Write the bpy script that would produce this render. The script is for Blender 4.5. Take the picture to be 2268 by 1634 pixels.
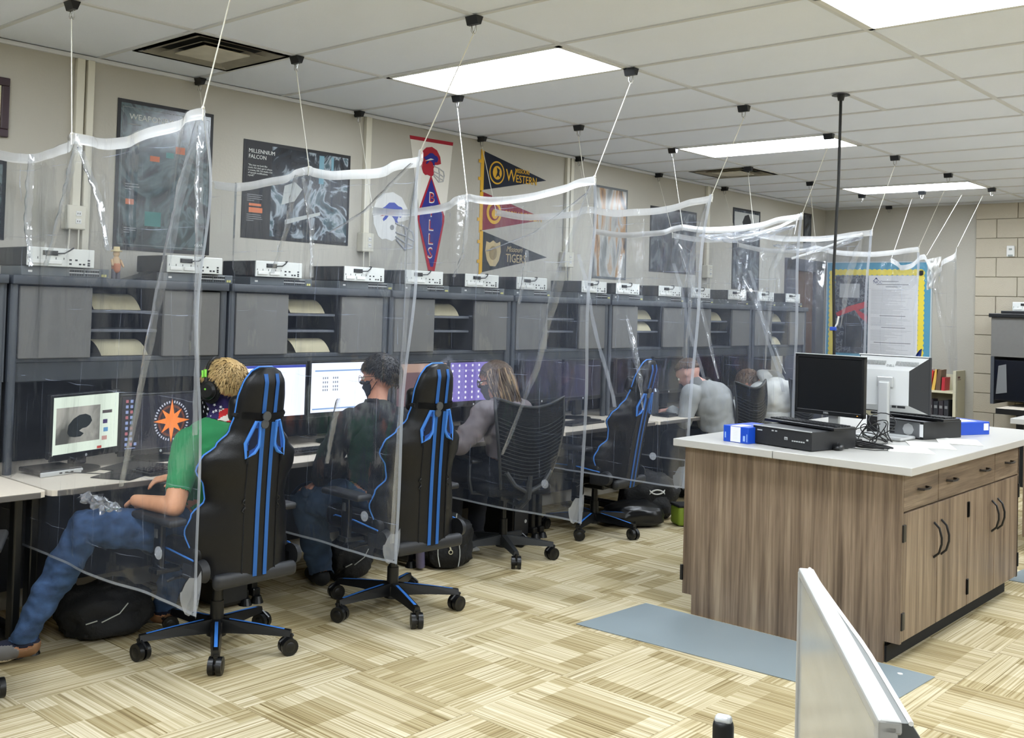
import bpy, bmesh, math, random
from mathutils import Vector as V, Matrix as M, noise
random.seed(7)
C = bpy.context.scene.collection
PI = math.pi
for o in list(bpy.data.objects): bpy.data.objects.remove(o)
sc = bpy.context.scene

# ---------------------------------------------------------------- camera, world, exposure
CAM = V((5.14978, -4.53355, 1.58763)); YAW, PITCH, ROLL, FPX = 0.76093, 0.02543, 0.02985, 2306.92
fwd = V((-math.sin(YAW)*math.cos(PITCH), math.cos(YAW)*math.cos(PITCH), math.sin(PITCH)))
rt = V((math.cos(YAW), math.sin(YAW), 0)); up = rt.cross(fwd)
r2 = rt*math.cos(ROLL)+up*math.sin(ROLL); u2 = -rt*math.sin(ROLL)+up*math.cos(ROLL)
cd = bpy.data.cameras.new('camera'); cam = bpy.data.objects.new('camera', cd); C.objects.link(cam)
cam.matrix_world = M(((r2.x, u2.x, -fwd.x, CAM.x), (r2.y, u2.y, -fwd.y, CAM.y), (r2.z, u2.z, -fwd.z, CAM.z), (0, 0, 0, 1)))
cd.sensor_fit = 'HORIZONTAL'; cd.sensor_width = 36; cd.lens = FPX*36/2268
cd.shift_x = 156.8/2268; cd.shift_y = -202.55/2268; cd.clip_start = .05; cd.clip_end = 60
sc.camera = cam
w = bpy.data.worlds.new('world'); sc.world = w; w.use_nodes = True
w.node_tree.nodes['Background'].inputs[0].default_value = (.8, .85, .9, 1)
w.node_tree.nodes['Background'].inputs[1].default_value = .15
sc.view_settings.view_transform = 'Standard'; sc.view_settings.look = 'None'
sc.view_settings.gamma = 1; sc.view_settings.use_curve_mapping = False
sc.view_settings.exposure = 1.03
LAMP = 13.0
sc.cycles.use_denoising = True; sc.cycles.use_adaptive_sampling = True; sc.cycles.adaptive_threshold = .06
sc.cycles.max_bounces = 6; sc.cycles.diffuse_bounces = 4; sc.cycles.glossy_bounces = 2
sc.cycles.transparent_max_bounces = 32; sc.cycles.sample_clamp_indirect = 6
sc.cycles.caustics_reflective = False; sc.cycles.caustics_refractive = False

T = .6096; H = 2.835; YB = 7.36
YS = [-2.4384+1.2075*k for k in range(-1, 8)]       # hutch boundaries, index 0 is k=-1
def ybound(k): return -2.43+1.2075*k
def ycurt(k): return (2*k-4)*T

# ---------------------------------------------------------------- materials
def lin(c): return tuple(((x/255)/12.92 if x/255 <= .04045 else ((x/255+.055)/1.055)**2.4) for x in c)+(1,)
MATS = {}
def nt(name):
    m = bpy.data.materials.new(name); m.use_nodes = True; t = m.node_tree
    return m, t, t.nodes['Principled BSDF'], t.nodes, t.links
def mat(name, col, rough=.5, metal=0, bump=0, bscale=200, var=0, vscale=8, spec=.5, emit=None, stretch=None, coat=0):
    if name in MATS: return MATS[name]
    m, t, b, N, L = nt(name); c = lin(col)
    b.inputs['Base Color'].default_value = c; b.inputs['Roughness'].default_value = rough
    b.inputs['Metallic'].default_value = metal; b.inputs['Specular IOR Level'].default_value = spec
    b.inputs['Coat Weight'].default_value = coat
    if emit is not None:
        b.inputs['Emission Color'].default_value = c; b.inputs['Emission Strength'].default_value = emit
    if var or bump:
        tc = N.new('ShaderNodeTexCoord'); mp = N.new('ShaderNodeMapping'); L.new(tc.outputs['Object'], mp.inputs[0])
        if stretch: mp.inputs['Scale'].default_value = stretch
    if var:
        n = N.new('ShaderNodeTexNoise'); n.inputs['Scale'].default_value = vscale; n.inputs['Detail'].default_value = 4
        L.new(mp.outputs[0], n.inputs['Vector'])
        r = N.new('ShaderNodeMapRange'); r.inputs['From Min'].default_value = .3; r.inputs['From Max'].default_value = .7
        r.inputs['To Min'].default_value = 1-var; r.inputs['To Max'].default_value = 1+var
        L.new(n.outputs[0], r.inputs[0])
        mx = N.new('ShaderNodeMix'); mx.data_type = 'RGBA'; mx.blend_type = 'MULTIPLY'; mx.inputs[0].default_value = 1
        mx.inputs[6].default_value = c; L.new(r.outputs[0], mx.inputs[7]); L.new(mx.outputs[2], b.inputs['Base Color'])
    if bump:
        n = N.new('ShaderNodeTexNoise'); n.inputs['Scale'].default_value = bscale; n.inputs['Detail'].default_value = 3
        L.new(mp.outputs[0], n.inputs['Vector'])
        bp = N.new('ShaderNodeBump'); bp.inputs['Strength'].default_value = bump; bp.inputs['Distance'].default_value = .01
        L.new(n.outputs[0], bp.inputs['Height']); L.new(bp.outputs[0], b.inputs['Normal'])
    MATS[name] = m; return m
def ramp(N, pts):
    r = N.new('ShaderNodeValToRGB'); e = r.color_ramp.elements
    while len(e) < len(pts): e.new(.5)
    for i, (p, c) in enumerate(pts): e[i].position = p; e[i].color = lin(c)
    return r
def carpet_mat():
    m, t, b, N, L = nt('carpet'); tc = N.new('ShaderNodeTexCoord'); oi = N.new('ShaderNodeObjectInfo')
    sx = N.new('ShaderNodeSeparateXYZ'); L.new(tc.outputs['Object'], sx.inputs[0])
    rnd = N.new('ShaderNodeMath'); rnd.operation = 'MULTIPLY'; rnd.inputs[1].default_value = 37; L.new(oi.outputs['Random'], rnd.inputs[0])
    def vec(ax, ay):
        a = N.new('ShaderNodeMath'); a.operation = 'MULTIPLY'; a.inputs[1].default_value = ax; L.new(sx.outputs[0], a.inputs[0])
        c = N.new('ShaderNodeMath'); c.operation = 'MULTIPLY'; c.inputs[1].default_value = ay; L.new(sx.outputs[1], c.inputs[0])
        v = N.new('ShaderNodeCombineXYZ'); L.new(a.outputs[0], v.inputs[0]); L.new(c.outputs[0], v.inputs[1]); L.new(rnd.outputs[0], v.inputs[2])
        return v
    def noi(ax, ay, sc_, det=2):
        n = N.new('ShaderNodeTexNoise'); n.inputs['Scale'].default_value = sc_; n.inputs['Detail'].default_value = det
        L.new(vec(ax, ay).outputs[0], n.inputs['Vector']); return n
    r1 = ramp(N, [(.32, (152, 138, 106)), (.43, (184, 170, 136)), (.52, (200, 188, 156)), (.66, (216, 206, 180))])
    L.new(noi(1.1, 100, 1, 2).outputs[0], r1.inputs[0])
    r2_ = ramp(N, [(.30, (190, 180, 156)), (.37, (255, 255, 255)), (.9, (255, 255, 255)), (1, (255, 255, 255))])
    L.new(noi(.7, 170, 1, 1).outputs[0], r2_.inputs[0])
    # rectangular darker blocks woven into each tile
    fl = N.new('ShaderNodeVectorMath'); fl.operation = 'FLOOR'; L.new(vec(4.92, 4.92).outputs[0], fl.inputs[0])
    wn = N.new('ShaderNodeTexWhiteNoise'); wn.noise_dimensions = '3D'; L.new(fl.outputs[0], wn.inputs['Vector'])
    r3 = ramp(N, [(0, (210, 203, 186)), (.28, (228, 223, 209)), (.5, (246, 244, 239)), (1, (255, 255, 255))])
    L.new(wn.outputs['Value'], r3.inputs[0])
    m1 = N.new('ShaderNodeMix'); m1.data_type = 'RGBA'; m1.blend_type = 'MULTIPLY'; m1.inputs[0].default_value = 1
    L.new(r1.outputs[0], m1.inputs[6]); L.new(r2_.outputs[0], m1.inputs[7])
    m2 = N.new('ShaderNodeMix'); m2.data_type = 'RGBA'; m2.blend_type = 'MULTIPLY'; m2.inputs[0].default_value = 1
    L.new(m1.outputs[2], m2.inputs[6]); L.new(r3.outputs[0], m2.inputs[7]); L.new(m2.outputs[2], b.inputs['Base Color'])
    b.inputs['Roughness'].default_value = .95; b.inputs['Specular IOR Level'].default_value = .1
    n = N.new('ShaderNodeTexNoise'); n.inputs['Scale'].default_value = 400; L.new(tc.outputs['Object'], n.inputs['Vector'])
    bp = N.new('ShaderNodeBump'); bp.inputs['Strength'].default_value = .4; bp.inputs['Distance'].default_value = .004
    L.new(n.outputs[0], bp.inputs['Height']); L.new(bp.outputs[0], b.inputs['Normal']); MATS['carpet'] = m; return m
def wood_mat(name, axis='z', dark=1.0):
    m, t, b, N, L = nt(name); tc = N.new('ShaderNodeTexCoord'); mp = N.new('ShaderNodeMapping'); L.new(tc.outputs['Object'], mp.inputs[0])
    mp.inputs['Scale'].default_value = (16, 16, .7) if axis == 'z' else (16, 1.2, 16)
    n = N.new('ShaderNodeTexNoise'); n.inputs['Scale'].default_value = 1; n.inputs['Detail'].default_value = 6; n.inputs['Roughness'].default_value = .65
    n.inputs['Distortion'].default_value = .35; L.new(mp.outputs[0], n.inputs['Vector'])
    k = dark
    r = ramp(N, [(.28, (82*k, 68*k, 55*k)), (.42, (116*k, 98*k, 81*k)), (.55, (140*k, 121*k, 102*k)), (.72, (168*k, 149*k, 126*k))])
    L.new(n.outputs[0], r.inputs[0])
    mp2 = N.new('ShaderNodeMapping'); L.new(tc.outputs['Object'], mp2.inputs[0]); mp2.inputs['Scale'].default_value = (120, 120, 3) if axis == 'z' else (120, 4, 120)
    n2 = N.new('ShaderNodeTexNoise'); n2.inputs['Scale'].default_value = 1; L.new(mp2.outputs[0], n2.inputs['Vector'])
    r2_ = ramp(N, [(.3, (200, 195, 190)), (.6, (255, 255, 255))]); L.new(n2.outputs[0], r2_.inputs[0])
    mx = N.new('ShaderNodeMix'); mx.data_type = 'RGBA'; mx.blend_type = 'MULTIPLY'; mx.inputs[0].default_value = .8
    L.new(r.outputs[0], mx.inputs[6]); L.new(r2_.outputs[0], mx.inputs[7]); L.new(mx.outputs[2], b.inputs['Base Color'])
    b.inputs['Roughness'].default_value = .42; MATS[name] = m; return m
def film_mat(name, haze, bumpk, crease=True, gl=1.0, tint=(232, 236, 244)):
    m, t, b, N, L = nt(name); N.remove(b); out = N['Material Output']
    tc = N.new('ShaderNodeTexCoord')
    def bumpn(scale, stretch, dist, prev=None, thr=None):
        mp = N.new('ShaderNodeMapping'); mp.inputs['Scale'].default_value = stretch; L.new(tc.outputs['Object'], mp.inputs[0])
        n = N.new('ShaderNodeTexNoise'); n.inputs['Scale'].default_value = scale; n.inputs['Detail'].default_value = 3; n.inputs['Distortion'].default_value = .8
        L.new(mp.outputs[0], n.inputs['Vector']); h = n.outputs[0]
        bp = N.new('ShaderNodeBump'); bp.inputs['Strength'].default_value = 1; bp.inputs['Distance'].default_value = dist
        L.new(h, bp.inputs['Height'])
        if prev: L.new(prev.outputs[0], bp.inputs['Normal'])
        return bp
    b1 = bumpn(2.2, (1.6, 1, .55), .014*bumpk); b2 = bumpn(9, (1.5, 1, .4), .0036*bumpk, b1); b2 = bumpn(34, (1.4, 1, .5), .0007*bumpk, b2)
    hz = N.new('ShaderNodeMath'); hz.operation = 'ADD'; hz.inputs[0].default_value = haze; hz.inputs[1].default_value = 0
    if crease:
        sx = N.new('ShaderNodeSeparateXYZ'); L.new(tc.outputs['Object'], sx.inputs[0])
        def line(sock, per, wd, amp):
            wob = N.new('ShaderNodeTexNoise'); wob.inputs['Scale'].default_value = 2.5; L.new(tc.outputs['Object'], wob.inputs['Vector'])
            ws = N.new('ShaderNodeMath'); ws.operation = 'MULTIPLY_ADD'; ws.inputs[1].default_value = .05; L.new(wob.outputs[0], ws.inputs[0]); L.new(sock, ws.inputs[2])
            p = N.new('ShaderNodeMath'); p.operation = 'PINGPONG'; p.inputs[1].default_value = per/2; L.new(ws.outputs[0], p.inputs[0])
            l = N.new('ShaderNodeMath'); l.operation = 'LESS_THAN'; l.inputs[1].default_value = wd; L.new(p.outputs[0], l.inputs[0])
            br = N.new('ShaderNodeTexNoise'); br.inputs['Scale'].default_value = 5; L.new(tc.outputs['Object'], br.inputs['Vector'])
            rr = N.new('ShaderNodeMapRange'); rr.inputs['From Min'].default_value = .42; rr.inputs['From Max'].default_value = .62
            rr.inputs['To Max'].default_value = amp; L.new(br.outputs[0], rr.inputs[0])
            q = N.new('ShaderNodeMath'); q.operation = 'MULTIPLY'; L.new(l.outputs[0], q.inputs[0]); L.new(rr.outputs[0], q.inputs[1]); return q
        a = line(sx.outputs[0], .165, .0011, .30); c = line(sx.outputs[2], .31, .0012, .35)
        ad = N.new('ShaderNodeMath'); ad.operation = 'ADD'; L.new(a.outputs[0], ad.inputs[0]); L.new(c.outputs[0], ad.inputs[1])
        L.new(ad.outputs[0], hz.inputs[1])
    tr = N.new('ShaderNodeBsdfTransparent'); tr.inputs[0].default_value = (.965, .975, .985, 1)
    df = N.new('ShaderNodeBsdfDiffuse'); df.inputs[0].default_value = lin(tint); tl = N.new('ShaderNodeBsdfTranslucent'); tl.inputs[0].default_value = lin(tint)
    ds = N.new('ShaderNodeMixShader'); L.new(df.outputs[0], ds.inputs[1]); L.new(tl.outputs[0], ds.inputs[2])
    m1 = N.new('ShaderNodeMixShader'); L.new(hz.outputs[0], m1.inputs[0]); L.new(tr.outputs[0], m1.inputs[1]); L.new(ds.outputs[0], m1.inputs[2])
    g = N.new('ShaderNodeBsdfGlossy'); g.inputs['Roughness'].default_value = .08; L.new(b2.outputs[0], g.inputs['Normal'])
    fr = N.new('ShaderNodeLayerWeight'); fr.inputs[0].default_value = .5; L.new(b2.outputs[0], fr.inputs['Normal'])
    pw = N.new('ShaderNodeMath'); pw.operation = 'POWER'; pw.inputs[1].default_value = 5; L.new(fr.outputs['Facing'], pw.inputs[0])
    fm = N.new('ShaderNodeMath'); fm.operation = 'MULTIPLY_ADD'; fm.inputs[1].default_value = .9*gl; fm.inputs[2].default_value = .075*gl; fm.use_clamp = True; L.new(pw.outputs[0], fm.inputs[0])
    m2 = N.new('ShaderNodeMixShader'); L.new(fm.outputs[0], m2.inputs[0]); L.new(m1.outputs[0], m2.inputs[1]); L.new(g.outputs[0], m2.inputs[2])
    L.new(m2.outputs[0], out.inputs[0]); MATS[name] = m; return m
def picture_mat(name, pts, scale=6, stretch=(1, 1, 1), rough=.25, dist=1.5, emit=0):
    m, t, b, N, L = nt(name); tc = N.new('ShaderNodeTexCoord'); mp = N.new('ShaderNodeMapping'); mp.inputs['Scale'].default_value = stretch
    L.new(tc.outputs['Object'], mp.inputs[0]); n = N.new('ShaderNodeTexNoise'); n.inputs['Scale'].default_value = scale
    n.inputs['Detail'].default_value = 6; n.inputs['Distortion'].default_value = dist; L.new(mp.outputs[0], n.inputs['Vector'])
    r = ramp(N, pts); L.new(n.outputs[0], r.inputs[0]); L.new(r.outputs[0], b.inputs['Base Color']); b.inputs['Roughness'].default_value = rough
    if emit: L.new(r.outputs[0], b.inputs['Emission Color']); b.inputs['Emission Strength'].default_value = emit
    MATS[name] = m; return m

CARPET = carpet_mat(); WOOD = wood_mat('wood_laminate'); WOODH = wood_mat('wood_laminate_drawer', 'y', .95)
FILM = film_mat('clear_plastic_film', .034, 1.0, tint=(205, 218, 246)); HEM = film_mat('folded_plastic_hem', .80, .3, False, .5, (244, 243, 240)); BUNCH = film_mat('crumpled_plastic', .28, 2.2, False)
WALL = mat('painted_wall', (178, 174, 163), .75, bump=.15, bscale=60, var=.015, vscale=3)
BLOCK = mat('painted_block', (186, 177, 158), .7, bump=.35, bscale=90, var=.03, vscale=5)
JOINT = mat('block_joint', (172, 164, 147), .9)
TILE = mat('ceiling_panel', (236, 242, 254), .95, bump=.25, bscale=260, var=.02, vscale=1.5)
GRID = mat('ceiling_grid', (212, 214, 216), .6)
DIFF = mat('lamp_diffuser', (238, 246, 255), .5, emit=LAMP)
BLACK = mat('black_plastic', (14, 15, 17), .35); BLACKM = mat('matt_black', (11, 12, 14), .8)
PU = mat('black_faux_leather', (12, 12, 14), .36, bump=.12, bscale=350, spec=.35); FAB = mat('black_fabric', (11, 11, 13), .92, bump=.5, bscale=500)
BLUE = mat('blue_piping', (62, 128, 214), .5); DBLUE = mat('dark_blue_lining', (12, 70, 150), .6)
GREYP = mat('grey_plastic', (70, 72, 74), .5); DGREY = mat('dark_grey_plastic', (34, 35, 38), .5)
CHROME = mat('chrome', (190, 190, 190), .2, 1)
HDOOR = mat('hutch_door', (104, 103, 100), .6, bump=.1, bscale=300, var=.03, vscale=30)
HFRAME = mat('hutch_frame', (66, 70, 76), .5); HDARK = mat('hutch_inside', (20, 23, 30), .7); HPOST = mat('hutch_post', (74, 78, 84), .35)
DESK = mat('desk_laminate', (221, 210, 193), .45, var=.02, vscale=60); DEDGE = mat('desk_edge', (92, 88, 84), .5)
WHITE = mat('white_plastic', (222, 222, 218), .4); COUNTER = mat('white_counter', (184, 182, 177), .35); PAPER = mat('white_paper', (240, 239, 234), .8)
CREAM = mat('cream_paper', (228, 220, 190), .8); METALW = mat('painted_metal', (212, 208, 192), .4); SILV = mat('silver_plastic', (196, 198, 198), .35, .2)
SKIN = mat('skin', (214, 150, 122), .5, bump=.05, bscale=300, var=.05, vscale=25); SKIN2 = mat('skin_warm', (222, 160, 120), .5, var=.05, vscale=25)
INK = mat('black_ink', (28, 28, 32), .6); CORD = mat('black_cord', (14, 14, 15), .5); STRG = mat('white_string', (228, 226, 216), .8)
MAT_ = mat('grey_vinyl_mat', (132, 144, 148), .38, bump=.08, bscale=300, var=.02, vscale=4)

# ---------------------------------------------------------------- mesh helpers
def rotm(axis, a): return M.Rotation(a, 3, axis)
class MB:
    def __init__(s): s.bm = bmesh.new(); s.mi = 0
    def _fin(s, vs):
        fs = set()
        for v in vs:
            for f in v.link_faces: fs.add(f)
        for f in fs: f.material_index = s.mi
        return vs
    def box(s, c, d, R=None, bev=0, seg=2):
        r = bmesh.ops.create_cube(s.bm, size=1); vs = r['verts']
        for v in vs: v.co = V((v.co.x*d[0], v.co.y*d[1], v.co.z*d[2]))
        if bev:
            es = list({e for v in vs for e in v.link_edges})
            q = bmesh.ops.bevel(s.bm, geom=es, offset=bev, segments=seg, affect='EDGES', profile=.5)
            vs = list({v for f in q['faces'] for v in f.verts} | {v for v in vs if v.is_valid})
        for v in vs:
            if R is not None: v.co = R @ v.co
            v.co += V(c)
        return s._fin(vs)
    def bb(s, x0, x1, y0, y1, z0, z1, bev=0): return s.box(((x0+x1)/2, (y0+y1)/2, (z0+z1)/2), (x1-x0, y1-y0, z1-z0), None, bev)
    def cyl(s, a, b, r0, r1=None, seg=12, cap=True):
        a = V(a); b = V(b); r1 = r0 if r1 is None else r1; d = b-a; L = d.length
        if L < 1e-6: return
        q = d.to_track_quat('Z', 'Y').to_matrix(); ra = []; rb = []
        for i in range(seg):
            t = 2*PI*i/seg; o = V((math.cos(t), math.sin(t), 0))
            ra.append(s.bm.verts.new(a+q@(o*r0))); rb.append(s.bm.verts.new(b+q@(o*r1)))
        for i in range(seg):
            j = (i+1) % seg; f = s.bm.faces.new((ra[i], ra[j], rb[j], rb[i])); f.material_index = s.mi
        if cap:
            for g in (ra[::-1], rb): s.bm.faces.new(g).material_index = s.mi
    def ell(s, c, r, R=None, sub=2):
        q = bmesh.ops.create_icosphere(s.bm, subdivisions=sub, radius=1)['verts']
        for v in q:
            p = V((v.co.x*r[0], v.co.y*r[1], v.co.z*r[2]))
            if R is not None: p = R @ p
            v.co = p+V(c)
        return s._fin(q)
    def cap(s, a, b, ra, rb, sub=2):
        s.cyl(a, b, ra, rb, 16); s.ell(a, (ra,)*3, None, sub); s.ell(b, (rb,)*3, None, sub)
    def tube(s, pts, r, seg=6, close=False):
        pts = [V(p) for p in pts]; rings = []; n = len(pts)
        prev = None
        for i, p in enumerate(pts):
            if close: d = pts[(i+1) % n]-pts[i-1]
            else: d = pts[min(i+1, n-1)]-pts[max(i-1, 0)]
            d.normalize()
            if prev is None: x = d.orthogonal().normalized()
            else: x = (prev-d*prev.dot(d)); x = x.normalized() if x.length > 1e-6 else d.orthogonal().normalized()
            prev = x; y = d.cross(x); rr = r[i] if isinstance(r, (list, tuple)) else r
            rings.append([s.bm.verts.new(p+(x*math.cos(2*PI*k/seg)+y*math.sin(2*PI*k/seg))*rr) for k in range(seg)])
        m_ = n if close else n-1
        for i in range(m_):
            A = rings[i]; B = rings[(i+1) % n]
            for k in range(seg):
                l = (k+1) % seg; s.bm.faces.new((A[k], A[l], B[l], B[k])).material_index = s.mi
        if not close:
            s.bm.faces.new(rings[0][::-1]).material_index = s.mi; s.bm.faces.new(rings[-1]).material_index = s.mi
    def prism(s, poly, o, ex, ey, d):
        """poly 2d extruded by vector d, from origin o, axes ex,ey"""
        o = V(o); ex = V(ex); ey = V(ey); d = V(d)
        a = [s.bm.verts.new(o+ex*p[0]+ey*p[1]) for p in poly]; b = [s.bm.verts.new(v.co+d) for v in a]
        flip = ex.cross(ey).dot(d) < 0
        ar = sum(poly[i][0]*poly[(i+1) % len(poly)][1]-poly[(i+1) % len(poly)][0]*poly[i][1] for i in range(len(poly)))
        if ar < 0: flip = not flip
        fa = s.bm.faces.new(a if flip else a[::-1]); fb = s.bm.faces.new(b[::-1] if flip else b)
        for f in (fa, fb): f.material_index = s.mi
        n = len(poly)
        for i in range(n):
            j = (i+1) % n; q = (a[i], a[j], b[j], b[i]); s.bm.faces.new(q[::-1] if flip else q).material_index = s.mi
        return s
    def grid(s, nu, nv, fn):
        g = [[s.bm.verts.new(fn(i/(nu-1), j/(nv-1))) for j in range(nv)] for i in range(nu)]
        for i in range(nu-1):
            for j in range(nv-1): s.bm.faces.new((g[i][j], g[i+1][j], g[i+1][j+1], g[i][j+1])).material_index = s.mi
        return g
    def mesh(s, name, mats, smooth=False, angle=None):
        me = bpy.data.meshes.new(name); s.bm.to_mesh(me); s.bm.free()
        for m in (mats if isinstance(mats, (list, tuple)) else [mats]): me.materials.append(m)
        if smooth:
            for p in me.polygons: p.use_smooth = True
            if angle: me.set_sharp_from_angle(angle=math.radians(angle))
        return me
    def build(s, name, mats, parent=None, smooth=False, angle=35, loc=None, rot=None):
        o = bpy.data.objects.new(name, s.mesh(name, mats, smooth, angle)); C.objects.link(o)
        if parent: o.parent = parent
        if loc is not None: o.location = loc
        if rot is not None: o.rotation_euler = rot
        return o
def tag(o, label=None, cat=None, group=None, kind=None):
    if label: o['label'] = label
    if cat: o['category'] = cat
    if group: o['group'] = group
    if kind: o['kind'] = kind
    return o
def empty(name, loc=(0, 0, 0), rz=0, label=None, cat=None, group=None, kind=None):
    o = bpy.data.objects.new(name, None); C.objects.link(o); o.location = loc; o.rotation_euler = (0, 0, rz); o.empty_display_size = .05
    return tag(o, label, cat, group, kind)
def copy_tree(o, parent=None):
    c = o.copy(); C.objects.link(c)
    if parent is not None: c.parent = parent
    for ch in list(o.children): copy_tree(ch, c)
    return c
def text(s, size, loc, right, upv, m, parent, ext=.0008, align='LEFT', sx=1, name='lettering', shear=0):
    cu = bpy.data.curves.new(name, 'FONT'); cu.body = s; cu.size = size; cu.extrude = ext; cu.align_x = align; cu.resolution_u = 2; cu.shear = shear
    cu.materials.append(m); o = bpy.data.objects.new(name, cu); C.objects.link(o)
    r = V(right).normalized(); u = V(upv).normalized(); n = r.cross(u)
    o.matrix_world = M(((r.x*sx, u.x, n.x, loc[0]), (r.y*sx, u.y, n.y, loc[1]), (r.z*sx, u.z, n.z, loc[2]), (0, 0, 0, 1)))
    mw = o.matrix_world.copy(); dg = bpy.context.evaluated_depsgraph_get(); me = bpy.data.meshes.new_from_object(o.evaluated_get(dg)); bpy.data.objects.remove(o); bpy.data.curves.remove(cu)
    o = bpy.data.objects.new(name, me); C.objects.link(o); o.matrix_world = mw
    if parent: o.parent = parent
    return o
YX, ZX, XX = V((0, 1, 0)), V((0, 0, 1)), V((1, 0, 0))
ORD = ['leftmost', 'first', 'second', 'third', 'fourth', 'fifth', 'sixth', 'seventh', 'eighth', 'ninth']

# ================================================================ ROOM
fl = MB(); fl.bb(-.02, 7.5, -7, YB, -.12, -.012)
floor = fl.build('floor', mat('floor_slab', (120, 110, 90), .9)); tag(floor, kind='structure')
def carpet_tile(h):
    b = MB(); g = T/2-.0007; b.bb(-g, g, -g, g, -.012, h, 0); return b.mesh('carpet_tile', CARPET)
ct = [carpet_tile(0), carpet_tile(-.0006)]
n = 0
for i in range(0, 12):
    for j in range(-8, 13):
        x = .30+i*T; y = j*T+.3048-.24
        if y+T/2 > YB or (V((x, y, 0))-CAM).dot(fwd) < .5: continue
        o = bpy.data.objects.new('carpet_tile', ct[(i*3+j) % 2]); C.objects.link(o); o.parent = floor
        o.location = (x, y, 0); o.rotation_euler = (0, 0, ((i+j) % 2)*PI/2)
cl = MB(); cl.bb(-.02, 7.5, -7, YB, H+.03, H+.15)
ceiling = cl.build('ceiling', TILE); tag(ceiling, kind='structure')
XG = [0, .925, 2.144, 3.363, 4.582, 5.80, 7.5]
lights = {(1, -1), (1, 4), (1, 9), (3, -1), (3, 4), (3, 9), (1, -6), (3, -6), (5, -1), (5, 4), (5, -6), (1, -10), (3, -10), (5, 9)}
vents = {(0, -3), (0, 6)}
tile_cache = {}
def ctile(wd, parent, x0, y0):
    k = round(wd, 3)
    if k not in tile_cache:
        b = MB(); b.bb(.004, wd-.004, .004, T-.004, 0, .015); tile_cache[k] = b.mesh('ceiling_tile', TILE)
    o = bpy.data.objects.new('ceiling_tile', tile_cache[k]); C.objects.link(o); o.parent = parent; o.location = (x0, y0, H+.006)
for i in range(6):
    for j in range(-11, 13):
        if (i, j) in lights: continue
        x0, x1 = XG[i], XG[i+1]; y0 = j*T
        if y0+T > YB+.05: continue
        if (i, j) in vents:
            ctile(x1-x0-T, ceiling, x0, y0); continue
        ctile(x1-x0, ceiling, x0, y0)
for x in XG[1:-1]:
    b = MB(); b.bb(x-.012, x+.012, -7, YB, H-.001, H+.02); b.build('grid_bar', GRID, ceiling)
for j in range(-11, 13):
    b = MB(); b.bb(0, 7.5, j*T-.012, j*T+.012, H-.0005, H+.02); b.build('grid_bar', GRID, ceiling)
b = MB(); b.bb(2.74, 2.764, 2*T, 3*T, H-.001, H+.02); b.build('grid_bar', GRID, ceiling)
b = MB(); b.bb(0, .02, -7, YB, H-.02, H); b.bb(0, 7.5, YB-.02, YB, H-.02, H); b.build('wall_angle', GRID, ceiling)
for (x0, x1, y0, y1, nm) in ((-.15, 0, -7, 6.33, 'wall_left'), (7.5, 7.65, -7, YB, 'wall_right'), (-.15, 7.65, -7.15, -7, 'wall_front')):
    b = MB(); b.bb(x0, x1, y0, y1, 0, H+.15); tag(b.build(nm, WALL), kind='structure')
# wall over and beyond the door belongs to the left wall
lw = bpy.data.objects['wall_left']
b = MB(); b.bb(-.15, 0, 6.33, 7.52, 2.2, H+.15); b.bb(-.15, 0, 7.30, 7.52, 0, 2.2); b.build('wall_section', WALL, lw)
b = MB(); b.bb(-.15, 7.65, YB, YB+.15, 0, H+.15); wb = b.build('wall_back', WALL); tag(wb, kind='structure')
# concrete blocks in the right part of the back wall, each its own piece
b = MB(); b.bb(1.64, 4.6, YB-.004, YB, 0, H); b.build('mortar_bed', JOINT, wb)
bm_cache = {}
for r in range(14):
    z0 = .015+r*.203; z1 = min(z0+.197, H-.02); x = 1.645 - (.0 if r % 2 else .2)
    while x < 4.5:
        a = max(x, 1.645); e = x+.397
        k = (round(e-a, 3), round(z1-z0, 3))
        if k not in bm_cache:
            q = MB(); q.box((k[0]/2, 0, k[1]/2), (k[0], .022, k[1]), None, .003, 1); bm_cache[k] = q.mesh('block', BLOCK)
        o = bpy.data.objects.new('block', bm_cache[k]); C.objects.link(o); o.parent = wb; o.location = (a, YB-.008, z0)
        x += .403
# door on the left wall by the corner
b = MB(); b.bb(-.05, -.01, 6.55, 7.1, 0, 2.08); d1 = b.build('door_1', mat('brown_door', (98, 76, 62), .5, var=.08, vscale=3, stretch=(8, 8, .6))); tag(d1, kind='structure')
b = MB(); b.bb(-.09, .03, 6.33, 6.56, 0, 2.2, .004); b.bb(-.09, .03, 7.08, 7.30, 0, 2.2, .004); b.bb(-.09, .03, 6.33, 7.30, 2.08, 2.21, .004)
b.build('door_frame', mat('door_frame_grey', (78, 80, 92), .5), d1)
b = MB(); b.cyl((.0, 7.0, 1.0), (.05, 7.0, 1.0), .012); b.cyl((.05, 7.0, 1.0), (.05, 6.9, 1.0), .01); b.build('door_handle', CHROME, d1)

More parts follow.
